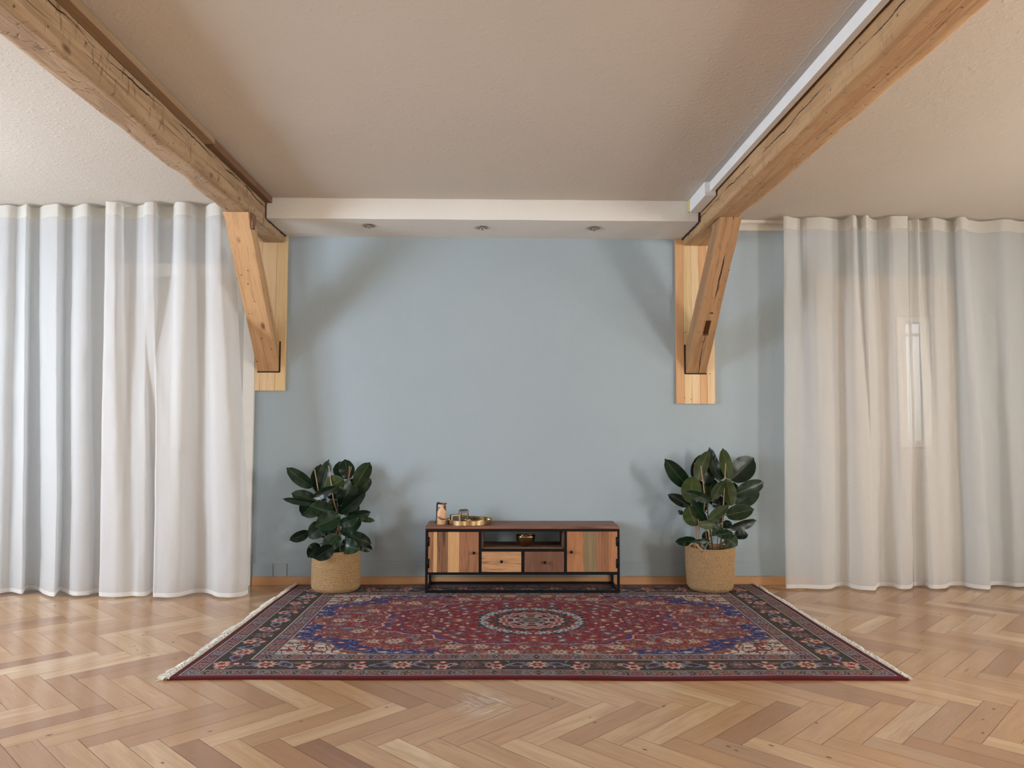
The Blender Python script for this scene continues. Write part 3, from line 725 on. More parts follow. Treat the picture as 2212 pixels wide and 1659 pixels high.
    for side, L in ((0, HW), (1, HD)):
        t_ = 0.0
        ang = 0 if side == 0 else PI/2
        k_ = 0
        while t_ < L-.12:
            ph = k_ % 6; cu, cv = place(t_, .211, side)
            if cu < HW-.12 and cv < HD-.12:
                if ph == 0: rosette(cu, cv, .058, PINK, c3(140, 70, 58), PINK, 10); rosette(cu, cv, .03, c3(150, 60, 50), ORA, CR, 6)
                elif ph in (1, 5):
                    palm(cu, cv, .062, LBL*.85, MAU*.9, WINE, ang+(.5 if ph == 1 else 2.6)); rosette(cu, cv, .024, WINE, BLK, WINE, 4)
                elif ph in (2, 4):
                    c1 = place(t_, .175, side); c2 = place(t_, .25, side); rosette(c1[0], c1[1], .042, PINK, c3(150, 30, 44), c3(150, 30, 44), 6); rosette(c2[0], c2[1], .032, c3(128, 28, 44), CR, CR, 7)
                    c4 = place(t_+.05, .235, side); palm(c4[0], c4[1], .036, TAN*.85, OLV, TAN, ang)
                else:
                    rosette(cu, cv, .058, MAU, TAN, MAU, 10); rosette(cu, cv, .04, TAN*.8, WINE, GRY, 8)
                    for sg in (-1, 1):
                        c4 = place(t_+sg*.10, .205, side); palm(c4[0], c4[1], .045, TAN, PINK*.7, NAVY, ang+1.2*sg)
            t_ += .105 if ph not in (2, 3) else .14; k_ += 1
        for q_ in range(int(L/.022)):
            t2 = q_*.022+.02; s_ = rg.uniform(.14, .285); cu, cv = place(t2, s_, side)
            if cu < HW-.14 and cv < HD-.14 and (rg.random() < .5): leaf(cu, cv, rg.uniform(.009, .018), [GRY, c3(130, 40, 50), CR, OLV][rg.integers(0, 4)], rg.uniform(0, 6))
    # mirror the quadrant: full grid with NV doubled
    full = np.concatenate([col[::-1], col], 0); full = np.concatenate([full[:, ::-1], full], 1)
    full = .74*full**1.06*(1+.22*(np.random.default_rng(2).random(full.shape[:2])-.5))[..., None]
    nu, nv = full.shape[:2]
    # geometry: corners on the floor found from the photograph; v runs from the wall to the viewer
    FL = atz(363, 1468, .006); FR = atz(1958, 1466.5, .006); BLc = atz(652, 1254, .012); BRc = atz(1621, 1257.5, .012)
    ys = max(BLc.y, BRc.y); BLc.y = min(BLc.y, 6.015); BRc.y = min(BRc.y, 6.015)
    s_ = (np.arange(nu)/(nu-1))[:, None]; t_ = (np.arange(nv)/(nv-1))[None, :]
    X = (1-t_)*((1-s_)*BLc.x+s_*BRc.x)+t_*((1-s_)*FL.x+s_*FR.x)
    Y = (1-t_)*((1-s_)*BLc.y+s_*BRc.y)+t_*((1-s_)*FL.y+s_*FR.y)
    Y = Y+t_**3*(.010*np.sin(s_*5.2+.4)+.006*np.sin(s_*17))-(1-t_)**3*(.008*(1+np.sin(s_*9+1)))
    X = X+.008*np.sin(t_*7)*(2*s_-1)**3
    ed = np.minimum(np.minimum(s_, 1-s_)*3.6, np.minimum(t_, 1-t_)*2.27)
    Z = np.full(X.shape, .0125)-.004*np.clip(1-ed/.012, 0, 1)**2
    global RUGTOP
    RUGTOP = .0135
    # small ripples of the front selvedge
    Z = Z+.004*np.clip(1-(1-t_)*2.27/.12, 0, 1)*(np.maximum(0, np.sin(s_*23+1))**3)*(s_ > .45)
    vs = np.stack([X, Y, Z], -1).reshape(-1, 3)
    # skirt
    idx = np.arange(nu*nv).reshape(nu, nv)
    a = idx[:-1, :-1].ravel(); b_ = idx[1:, :-1].ravel(); c_ = idx[1:, 1:].ravel(); d_ = idx[:-1, 1:].ravel()
    quads = np.stack([a, d_, c_, b_], 1)
    loop = np.concatenate([idx[:, 0], idx[-1, 1:], idx[::-1, -1][1:], idx[0, ::-1][1:-1]])
    low = vs[loop].copy(); low[:, 2] = .0012
    cen = vs.mean(0); low[:, :2] += (low[:, :2]-cen[:2])*.0006
    li = np.arange(len(loop))+nu*nv; ln = np.roll(li, -1); lp = np.roll(loop, -1)
    sk = np.stack([loop, lp, ln, li], 1)
    allv = np.concatenate([vs, low]).astype(np.float32); q4 = np.concatenate([quads, sk]).astype(np.int32)
    cc = np.concatenate([full.reshape(-1, 3), np.tile(np.array(srgb(84, 5, 12)[:3]), (len(loop), 1))]); cc = np.concatenate([cc, np.ones((len(cc), 1))], 1).astype(np.float32)
    me = bpy.data.meshes.new('persian_rug'); me.vertices.add(len(allv)); me.vertices.foreach_set('co', allv.ravel())
    me.loops.add(q4.size); me.loops.foreach_set('vertex_index', q4.ravel()); me.polygons.add(len(q4)); me.polygons.foreach_set('loop_start', np.arange(0, q4.size, 4, dtype=np.int32))
    me.update(calc_edges=True)
    at_ = me.color_attributes.new('pile_colour', 'FLOAT_COLOR', 'POINT'); at_.data.foreach_set('color', cc.ravel())
    me.polygons.foreach_set('use_smooth', [True]*len(q4))
    t = NT('woven_wool'); ca = t.n('Attribute', attribute_name='pile_colour').outputs['Color']
    nz = t.noise(t.obj(), 420, 2)
    ca = t.mix(t.math('MULTIPLY', nz, .12), ca, srgb(96, 84, 88))
    h = t.noise(t.mapping(t.obj(), (1, 1, .2)), 700, 2)
    me.materials.append(t.bsdf(ca, .95, h, .5, .003, Sheen_Weight=.03, Specular_IOR_Level=.15))
    o = bpy.data.objects.new('persian_rug', me); C.objects.link(o)
    tag(o, 'large red and navy oriental rug with floral borders on the parquet floor', 'rug')
    # white warp fringes at both ends
    M_fr = plain('fringe_cotton', (224, 217, 205), .9)
    for nm, A, B_, sgn, Lm in (('left', BLc, FL, -1, .050), ('right', BRc, FR, 1, .030)):
        b = MB(); rf = random.Random(9 if sgn < 0 else 4); n = 760
        for i in range(n):
            k_ = (i+rf.random())/n; p = A.lerp(B_, k_)
            big = mnoise.noise(Vector((k_*9, sgn, 0)))
            Lc = Lm*(.45+.75*rf.random()+.7*big)
            if sgn < 0 and k_ > .93: Lc *= 1.15
            if k_ < .05: Lc *= .5
            dirn = Vector((sgn, .35*big+rf.uniform(-1.1, 1.1), 0)).normalized()
            z0 = .008; hgt = rf.random()*.014
            q = [Vector((p.x-sgn*.004, p.y, z0)), Vector((p.x, p.y, z0))+dirn*Lc*.35+Vector((0, 0, .003+hgt)), Vector((p.x, p.y, 0))+dirn*Lc*.75+Vector((0, rf.uniform(-.008, .008), .004+hgt*.6)), Vector((p.x, p.y, 0))+dirn*Lc+Vector((0, rf.uniform(-.014, .014), .0022))]
            b.tube(q, [.0022, .0026, .0022, .0008], 4, cap=False)
        fo = b.build('fringe', M_fr, o); fo['label'] = 'white cotton fringe along the %s end' % nm
rug()
# ------------------------------------------------------------------ sideboard
SB = dict(x0=-.541, y0=5.69, s=.000784, zt=.502)
def sbx(v): return SB['x0']+(v-192)*SB['s']
def sbz(v): return SB['zt']-(v-331)*SB['s']+.0
M_iron = plain('black_iron', (22, 21, 23), .45, 0.6)
M_knob = plain('black_knob_iron', (14, 13, 14), .4, .5)
W_red = wood('reclaimed_red_wood', (172, 120, 84), (130, 84, 58), 'Z', .5, 1.3, streak_amt=.45, sth=.54)
W_red2 = wood('reclaimed_orange_wood', (188, 132, 88), (152, 98, 62), 'Z', .5, 1.3, streak_amt=.3)
W_pale = wood('reclaimed_pale_wood', (220, 176, 124), (196, 148, 98), 'Z', .5, 1.0, streak_amt=.25)
W_brown = wood('reclaimed_brown_wood', (150, 106, 74), (122, 82, 56), 'Z', .5, 1.6, streak=(50, 32, 24), streak_amt=.8, sth=.50)
W_olive = wood('reclaimed_olive_wood', (150, 128, 92), (122, 102, 72), 'Z', .5, 1.2, streak_amt=.4)
W_drawL = wood('drawer_pale_wood', (206, 160, 116), (174, 124, 84), 'X', .5, 1.6, streak=(92, 60, 40), streak_amt=.8, grain=1.3, sth=.52)
W_drawD = wood('drawer_dark_wood', (128, 88, 66), (104, 68, 50), 'Z', .5, 1.5, streak_amt=.5)
W_top = wood('reclaimed_top_wood', (152, 102, 78), (112, 74, 58), 'X', .5, 1.2, streak=(60, 40, 34), streak_amt=.6, sth=.52)
W_in = wood('inner_shelf_wood', (132, 98, 74), (104, 74, 54), 'X', .6, 1.0, streak_amt=.4)
def sideboard():
    y0 = 5.69; y1 = 6.022; zb = RUGTOP+.0005
    x0, x1 = sbx(192), sbx(2035); zt = .502
    root = thing('sideboard', ((x0+x1)/2, (y0+y1)/2, zb), 'low sideboard of mixed reclaimed wood in a black iron frame on the rug', 'sideboard')
    T = .020
    b = MB().box(x0-.001, x1-.004, y0-.004, y1, zt-.019, zt); b.build('top_panel', W_top, root, bevel=.0015)
    zr = zt-.0195   # underside of the top
    zm1 = sbz(763); zm0 = zm1-.018       # bottom rail
    xi0, xi1 = sbx(700), sbx(1508); xc = sbx(1104); zs1 = sbz(543); zs0 = zs1-.018
    f = MB()
    def v(x, y, z0_, z1_): f.box(x, x+T*.9, y, y+T*.9, z0_, z1_)
    for y in (y0, y1-T): v(x0, y, zb+T*.9, zr); v(x1-T, y, zb+T*.9, zr)
    for y in (y0, y1-T):
        f.box(x0+T*.9, x1-T, y, y+T*.9, zr-T*.95, zr); f.box(x0+T*.9, x1-T, y, y+T*.9, zm0, zm1)
        f.box(x0, x1-T*.1, y, y+T*.9, zb, zb+T*.9)
    for x in (x0, x1-T):
        for (a, e) in ((zr-T*.95, zr), (zm0, zm1), (zb, zb+T*.9)): f.box(x, x+T*.9, y0+T*.9, y1-T, a, e)
    for y in (y0, y1-T):
        f.box(xi0, xi0+.017, y, y+T*.9, zm1, zr-T*.95); f.box(xi1, xi1+.017, y, y+T*.9, zm1, zr-T*.95)
    f.box(xi0+.017, xi1, y0, y0+T*.9, zs0, zs1); f.box(xc, xc+.017, y0, y0+T*.9, zm1, zs0)
    f.build('iron_frame', M_iron, root, bevel=.001)
    # carcass: compartment sides, floor, shelf, cupboard backs
    ya, yb = y0+.02, y1-.021
    k_ = MB(); k_.box(xi0+.0172, xi0+.028, ya, yb, zm1+.012, zr-.001); k_.box(xi1-.011, xi1-.0002, ya, yb, zm1+.012, zr-.001)
    k_.box(x0+.019, xi0-.001, yb-.01, yb, zm1+.012, zr-.001); k_.box(xi1+.018, x1-.021, yb-.01, yb, zm1+.012, zr-.001)
    k_.box(x0+.0185, x1-.0205, ya, yb, zm1, zm1+.0115)
    k_.box(x0+.003, x0+.0165, ya, yb, zm1+.001, zr-.02); k_.box(x1-.0165, x1-.004, ya, yb, zm1+.001, zr-.02)
    k_.build('carcass', W_in, root)
    MB().box(xi0+.0285, xi1-.0115, ya-.004, yb, zs1-.010, zs1+.0085).build('shelf', W_in, root, bevel=.001)
    def knob(par, x, z):
        b = MB().box(x-.004, x+.004, y0-.012, y0+.002, z-.004, z+.004).box(x-.0095, x+.0095, y0-.022, y0-.012, z-.0095, z+.0095)
        b.build('knob', M_knob, par, bevel=.001)
    def hinge(par, x, z0_, z1_, sg):
        b = MB().box(min(x, x+sg*.010), max(x, x+sg*.010), y0-.003, y0-.0006, z1_, z0_); b.tube([(x, y0-.004, z1_), (x, y0-.004, z0_)], .0035, 8)
        b.build('hinge', M_knob, par)
    def door(cuts, z1_, z0_, kx, kz, hx, sg):
        b = MB(); mats = []
        dr = None
        for i, (a, e, m_) in enumerate(cuts):
            if m_ not in mats: mats.append(m_)
            b.box(sbx(a)+.0003, sbx(e)-.0003, y0+.001, y0+.017, sbz(z0_), sbz(z1_), mats.index(m_))
        dr = b.build('door', mats, root, bevel=.0008)
        knob(dr, sbx(kx), sbz(kz)); hinge(dr, sbx(hx), sbz(430), sbz(517), sg); hinge(dr, sbx(hx), sbz(635), sbz(722), sg)
        return dr
    door([(219, 268, W_red), (268, 303, W_pale), (303, 405, W_brown), (405, 512, W_pale), (512, 696, W_red)], 385, 762, 652, 578, 218, 1)
    door([(1531, 1692, W_red2), (1692, 1812, W_olive), (1812, 1925, W_red), (1925, 2010, W_red2)], 378, 758, 1572, 570, 2010, -1)
    for (a, e, m_, kx, kz) in ((724, 1099, W_drawL, 912, 659), (1129, 1504, W_drawD, 1320, 667)):
        dr = MB().box(sbx(a), sbx(e), y0+.001, y0+.0185, sbz(760), sbz(569)).box(sbx(a)+.012, sbx(e)-.012, y0+.019, yb-.02, zm1+.014, sbz(600)).build('drawer', m_, root, bevel=.001)
        dr['label'] = 'pale wavy-grained drawer' if m_ is W_drawL else 'dark brown drawer'
        knob(dr, sbx(kx), sbz(kz))
    return zt, zs1+.0085
ZT, ZSH = sideboard()
# ------------------------------------------------------------------ decor on the sideboard
M_brass = metal('brushed_brass', (206, 182, 140), .12)
def onx(zx, Y): return at(880+zx/4.424, 1130, Y).x
ty = 5.865; tx = onx(592, ty)
b = MB(); r_ = .174
b.lathe([(.0001, ZT+.001), (r_-.003, ZT+.001), (r_, ZT+.003), (r_, ZT+.035), (r_-.002, ZT+.0355), (r_-.003, ZT+.034), (r_-.003, ZT+.005), (r_-.006, ZT+.004), (.0001, ZT+.004)], tx, ty, 96)
tag(b.build('round_tray', M_brass, split=30), 'round brass tray with upright rim, at the left on the sideboard top', 'tray')
TT = ZT+.0042
# ribbed glass
def glass():
    t = NT('ribbed_glass'); b_ = t.n('BsdfPrincipled'); t.put(b_.inputs['Base Color'], srgb(236, 226, 212)); b_.inputs['Roughness'].default_value = .06
    b_.inputs['Transmission Weight'].default_value = .92; b_.inputs['IOR'].default_value = 1.45
    t.t.links.new(b_.outputs[0], t.out.inputs[0])
    gx = onx(537, 5.90); b = MB()
    def fn(r, z, a): return (r*(1+.07*math.cos(14*a)) if r > .01 else r, z)
    b.lathe([(.0001, TT), (.036, TT), (.040, TT+.004), (.038, TT+.05), (.035, TT+.082), (.0325, TT+.0905), (.030, TT+.092)], gx, 5.90, 144, fn=fn)
    b.lathe([(.030, TT+.092), (.0305, TT+.088), (.033, TT+.06), (.036, TT+.012), (.030, TT+.008), (.0001, TT+.008)], gx, 5.90, 144)
    o = b.build('ribbed_glass', t.m)
    tag(o, 'small ribbed glass tumbler standing on the brass tray', 'glass')
    MB().lathe([(.0298, TT+.0923), (.0335, TT+.0923), (.0335, TT+.0965), (.0298, TT+.0965)], gx, 5.90, 64, closed=True).build('rim_band', metal('dark_rim', (120, 108, 92), .3), o)
glass()
# small box with framed dark picture
def pbox():
    cx = onx(455, 5.80); w_ = .074; d_ = .026; hh = .070
    ang = math.radians(24)
    o = thing('matchbox', (cx, 5.80, TT+.0003), 'small black and brass box with dark square picture on the brass tray', 'box')
    o.rotation_euler = (0, 0, ang)
    P = lambda b, nm, m_, bev=0: setattr(b.build(nm, m_, None, bevel=bev), 'parent', o)
    P(MB().box(-w_/2, w_/2, -d_/2, d_/2, 0, hh), 'box_body', plain('black_card', (18, 16, 18), .5), .001)
    f = MB(); y = -d_/2
    for (a, e, c_, d2) in ((-w_/2+.001, -w_/2+.011, .001, hh-.001), (w_/2-.011, w_/2-.001, .001, hh-.001), (-w_/2+.011, w_/2-.011, .001, .010), (-w_/2+.011, w_/2-.011, hh-.010, hh-.001)): f.box(a, e, y-.002, y-.0001, c_, d2)
    P(f, 'gold_border', plain('gold_card', (176, 146, 98), .4, .4))
    t = NT('dark_print'); m_ = t.bsdf(t.mix(t.ramp(t.noise(t.obj(), 160, 4), [(.5, (0, 0, 0, 1)), (.65, (1, 1, 1, 1))]), srgb(40, 36, 32), srgb(104, 98, 88)), .5)
    P(MB().box(-w_/2+.0112, w_/2-.0112, y-.001, y-.0001, .0102, hh-.0102), 'picture', m_)
pbox()
# small brass knot figure
def knot():
    cx, cy = onx(578, 5.79), 5.79; pts = []
    for i in range(61):
        a = 2*PI*i/60; pts.append((cx+.009*(math.sin(a)+1.6*math.sin(2*a)), cy+.008*(math.cos(a)-1.6*math.cos(2*a))*.8, TT+.0186+.0085*(-math.sin(3*a))*1.4))
    b = MB(); b.tube(pts, .0062, 10)
    tag(b.build('knot_ornament', M_brass), 'tiny shiny brass knot ornament on the tray in front of the glass', 'ornament')
knot()
# upright veined roll with black edge and cord
def roll():
    Y = 5.80; cx = onx(326, Y); h = .158
    t = NT('veined_peach_paper'); o = t.obj()
    wv = t.noise(o, 14, 3, .6, 1.2)
    v1 = t.math('ABSOLUTE', t.math('SUBTRACT', t.noise(t.mapping(o, (1, 1, .8), (.3, .2, .1)), 5.5, 2, .55, .4), .5))
    vein = t.ramp(v1, [(.006, (1, 1, 1, 1)), (.018, (0, 0, 0, 1))])
    base = t.mix(t.ramp(wv, [(.3, (0, 0, 0, 1)), (.7, (1, 1, 1, 1))]), srgb(236, 196, 152), srgb(214, 156, 110))
    bl = t.ramp(t.noise(t.mapping(o, (1, 1, 1), (2.2, .7, .33)), 9, 4, .6), [(.66, (0, 0, 0, 1)), (.69, (1, 1, 1, 1))])
    base = t.mix(bl, base, srgb(92, 92, 88)); base = t.mix(vein, base, srgb(48, 38, 32))
    m_ = t.bsdf(base, .45)
    b = MB(); b.lathe([(.0001, ZT+.0012), (.033, ZT+.0012), (.0345, ZT+.003), (.0355, ZT+.06), (.0375, ZT+h-.004), (.0365, ZT+h-.001), (.0345, ZT+h-.004), (.030, ZT+h-.02), (.0001, ZT+h-.02)], cx, Y, 48)
    o_ = b.build('veined_cylinder_vase', m_)
    tag(o_, 'peach and cream cylinder with black veins and black cord, left of the tray', 'vase')
    bb = MB(); bb.tube([(cx+.0374*math.cos(a_), Y+.0374*math.sin(a_), ZT+h-.0025) for a_ in [2*PI*i/40 for i in range(41)]], .0028, 8)
    bb.build('black_rim', M_knob, o_)
    cd = MB(); cd.tube([(cx-.012, Y-.030, ZT+h+.001), (cx-.022, Y-.020, ZT+h+.009), (cx-.034, Y-.018, ZT+h+.002), (cx-.036, Y-.020, ZT+.12), (cx-.036, Y-.020, ZT+.07), (cx-.039, Y-.018, ZT+.03), (cx-.043, Y-.018, ZT+.006)], [.004, .005, .004, .003, .003, .0028, .003], 8)
    cd.build('black_cord', M_knob, o_)
roll()
# singing bowl on the shelf
def bowl():
    t = NT('hammered_bronze')
    n = t.n('TexVoronoi', i_Vector=t.obj(), i_Scale=110); h = n.outputs['Distance']
    m_ = t.bsdf(t.mix(t.noise(t.obj(), 40, 3), srgb(140, 120, 84), srgb(176, 156, 112)), .2, h, .3, .003, Metallic=1.0)
    Y = 5.775; cx = onx(1130, Y); z = ZSH+.001; b = MB()
    b.lathe([(.0001, z), (.026, z), (.040, z+.006), (.058, z+.024), (.069, z+.048), (.0735, z+.072), (.0735, z+.080), (.0705, z+.0815), (.069, z+.078), (.065, z+.050), (.052, z+.024), (.035, z+.010), (.0001, z+.007)], cx, Y, 72)
    tag(b.build('bronze_bowl', m_), 'bronze singing bowl standing on the open shelf of the sideboard', 'bowl')
bowl()
# ------------------------------------------------------------------ baskets
def jute():
    t = NT('woven_jute'); o = t.obj()
    f = t.noise(t.mapping(o, (110, 110, 240)), 1, 4, .65); g_ = t.noise(t.mapping(o, (60, 60, 300), (1, 5, 2)), 1, 3)
    c_ = t.ramp(f, [(.30, srgb(112, 84, 54)), (.5, srgb(168, 134, 92)), (.72, srgb(204, 172, 126))])
    c_ = t.mix(t.math('MULTIPLY', t.noise(o, 6, 3), .35), c_, srgb(140, 108, 70))
    return t.bsdf(c_, .85, t.math('ADD', f, g_), .9, .004)
M_jute = jute()
M_soil = plain('dark_soil', (40, 28, 20), .95)
M_pot = plain('nursery_pot_brown', (58, 44, 34), .6)
def basket(cx, cy, h, rb, rt, label, handles, seed, tilt=0):
    z0 = RUGTOP+.001; n = 25; prof = []
    N = n*5
    for i in range(N+1):
        u = i/N; z = z0+h*u
        r = rb+(rt-rb)*u + .006*math.sin(u*PI)
        if u < .12: r -= .022*(1-u/.12)**2
        r += .0026*abs(math.sin(PI*u*n))
        prof.append((r, z))
    inn = [(r-.011, z) for (r, z) in prof[::-1] if z > z0+.012]
    prof = [(.0001, z0), (prof[0][0]-.01, z0)]+prof+inn+[(.0001, z0+.012)]
    def fn(r, z, a):
        u = (z-z0)/h
        return (r*(1+.012*math.sin(2*a+seed)+.008*math.sin(3*a+seed*2)+.004*math.sin(a*11+z*40)) if r > .01 else r, z + (.006*math.sin(2*a+seed)*u+(tilt*math.cos(a)*u)))
    o = MB().lathe(prof, cx, cy, 120, fn=fn).build('woven_basket', M_jute)
    tag(o, label, 'basket')
    for (a0, a1, rise) in handles:
        pts = []
        for i in range(17):
            k_ = i/16; a = a0+(a1-a0)*k_; z = z0+h-.012+rise*math.sin(PI*k_); rr_ = rt+.001-.004*math.sin(PI*k_)
            pts.append((cx+rr_*math.cos(a), cy+rr_*math.sin(a), z+.006*math.sin(2*a+seed)+tilt*math.cos(a)))
        MB().tube(pts, .0085, 10).build('handle', M_jute, o)
    return z0+h
BLX, BLY = atz(725, 1262, .0).x, 5.815
BLX = at(726, 1235, BLY).x; BRX = at(1534, 1232, BLY).x
basket(BLX, BLY, .305, .176, .168, 'straw-coloured round woven jute basket, left of the sideboard on the rug', [(-.9, -.2, .018)], 1.0)
basket(BRX, BLY, .325, .165, .181, 'straw-coloured round woven jute basket with raised handle, right of the sideboard', [(-2.9, -2.15, .045), (.2, .95, .03)], 2.6, -.004)
# ------------------------------------------------------------------ rubber plants
def leafmat(name, c0, c1, rough, vein):
    t = NT(name); u = t.n('UVMap', uv_map='leaf').outputs[0]; sp = t.n('SeparateXYZ', i_Vector=u).outputs
    mid = t.math('ABSOLUTE', sp[1]); tone = t.n('Attribute', attribute_name='tone').outputs['Fac']
    base = t.mix(tone, srgb(*c0), srgb(*c1))
    sv = t.math('ABSOLUTE', t.math('SINE', t.math('MULTIPLY', t.math('SUBTRACT', sp[0], t.math('MULTIPLY', mid, .35)), 60)))
    base = t.mix(t.math('MULTIPLY', t.math('LESS_THAN', sv, .10), .07), base, srgb(*vein))
    base = t.mix(t.math('MULTIPLY', t.math('LESS_THAN', mid, .035), .7), base, srgb(*vein))
    base = t.mix(t.math('MULTIPLY', t.math('GREATER_THAN', mid, .96), .4), base, srgb(*vein))
    return t.bsdf(base, rough, sv, .035, .002, Specular_IOR_Level=.30)
M_lt = leafmat('leaf_top_dark_green', (9, 24, 18), (18, 40, 22), .32, (66, 92, 52))
M_lu = leafmat('leaf_underside_olive', (30, 46, 24), (62, 74, 36), .5, (104, 110, 62))
M_stem = plain('stem_brown', (84, 70, 46), .7)
M_petiole = plain('petiole_green', (82, 100, 48), .5)
M_cane = plain('bamboo_cane', (172, 136, 98), .55, var=.15)
def plant(ox, oy, cy, leaves, stems, canes, label, bx, seed, potr):
    """coordinates are reference pixels measured in the enlarged crop; dy = depth from the basket axis"""
    rp = random.Random(seed)
    W_ = lambda x, y, dy: at(ox+x/4.607, oy+y/4.607, cy+dy)
    b = MB(); pet = b; uvs = []; tones = []
    S = cy/1640/4.607
    stem_pts = []
    for st in stems:
        q = [W_(*p) for p in st]
        for i in range(len(q)-1):
            for k_ in range(8): stem_pts.append(q[i].lerp(q[i+1], k_/8))
    for (bx_, by_, tx_, ty_, w, side, d0, d1, *rest) in leaves:
        A = W_(bx_, by_, d0); T = W_(tx_, ty_, d1); L = (T-A).length; wid = w*S*1.10
        view = Vector((0, 0, CAMH))-(A+T)/2; view.normalize()
        ax = (T-A).normalized(); nrm = (view-ax*view.dot(ax)).normalized()
        roll = rest[0] if rest else rp.uniform(-.35, .35)
        nrm = Matrix.Rotation(roll, 3, ax) @ nrm
        if side == 'U': nrm = -nrm       # underside faces the viewer
        sidev = ax.cross(nrm).normalized()
        wid = wid/max(.6, math.cos(roll)); NI, NJ = 18, 8; curl = rp.uniform(.04, .12); fold = rp.uniform(.10, .32)
        tn = rp.random()
        for lay in (0, 1):
            vs = []; fs = []
            for i in range(NI+1):
                u = i/NI
                prof = (math.sin(PI*min(1, u*1.02)**.92)**.55) if u < .94 else 0
                if u >= .90:
                    e0 = math.sin(PI*(.90*1.02)**.92)**.55; prof = e0*(1-(u-.90)/.10)**1.5
                    if u > .965: prof = max(prof, .015)
                if i == 0: prof = .02
                if i == NI: prof = .001
                for j in range(-NJ//2, NJ//2+1):
                    vv = j/(NJ/2); hw = wid/2*prof
                    p = A+ax*(L*u)+sidev*(hw*vv) + nrm*(hw*abs(vv)**1.4*fold - curl*L*math.sin(PI*u)*-.6 - L*.10*u*u*.6 + .0025*math.sin(u*18+tn*6)*abs(vv))
                    p = p - nrm*(.0007*lay)
                    if p.y > 6.018: p.y = 6.018-(.0007 if lay else 0)
                    vs.append(p)
            m = NJ+1
            for i in range(NI):
                for j in range(NJ):
                    q = (i*m+j, i*m+j+1, (i+1)*m+j+1, (i+1)*m+j)
                    if lay: q = q[::-1]
                    fs.append(q)
                    for vi in q: uvs.append((vi//m/NI, ((vi % m)-NJ/2)/(NJ/2)))
                    tones.append(tn)
            b.add(vs, fs, lay, True)
        near = min(stem_pts, key=lambda s_: (s_-A).length+max(0, s_.z-A.z)*2)
        if (near-A).length > .004: n0 = len(b.f); pet.tube([near, near.lerp(A, .6)+Vector((0, 0, .004)), A, A+ax*L*.06], [.0035, .003, .003, .0015], 6, mi=2); nl = sum(len(f) for f in b.f[n0:]); uvs.extend([(0, 0)]*nl); tones.extend([0]*(len(b.f)-n0))
    root = thing('rubber_plant', (bx, cy, RUGTOP), label, 'plant')
    fo = b.build('foliage', [M_lt, M_lu, M_petiole], root)
    l = fo.data.uv_layers.new(name='leaf'); l.data.foreach_set('uv', [x for p in uvs for x in p])
    a = fo.data.attributes.new('tone', 'FLOAT', 'FACE'); a.data.foreach_set('value', tones)
    for st in stems:
        q = [tuple(W_(*p)) for p in st]; q = catmull(q, 5); n = len(q)
        MB().tube(q, [.0075-.004*i/n for i in range(n)], 8).build('stem', M_stem, root)
    for (x0, y0, x1, y1, dy) in canes:
        p0 = W_(x0, y0, dy); p1 = W_(x1, y1, dy); d = (p0-p1); k_ = (p1.z-.20)/(p1.z-p0.z); pb = p1+(p0-p1)*k_; pb.y = cy+.03; pm = p0.lerp(pb, .3); pm.y = cy+.05
        MB().tube([pb, pm, p0, p1], .0036, 8).build('support_cane', M_cane, root)
    zt = .235
    MB().lathe([(.0001, .0282), (potr*.8, .0282), (potr, zt), (potr+.006, zt), (potr+.006, zt+.012), (potr-.004, zt+.012), (potr-.006, zt-.01)], bx, cy, 48).build('nursery_pot', M_pot, root)
    def fn(r, z, a): return (r, z+.004*math.sin(5*a+r*90))
    MB().lathe([(potr-.006, zt-.012), (potr*.7, zt-.006), (potr*.35, zt-.002), (.0001, zt)], bx, cy, 40, fn=fn).build('soil', M_soil, root)
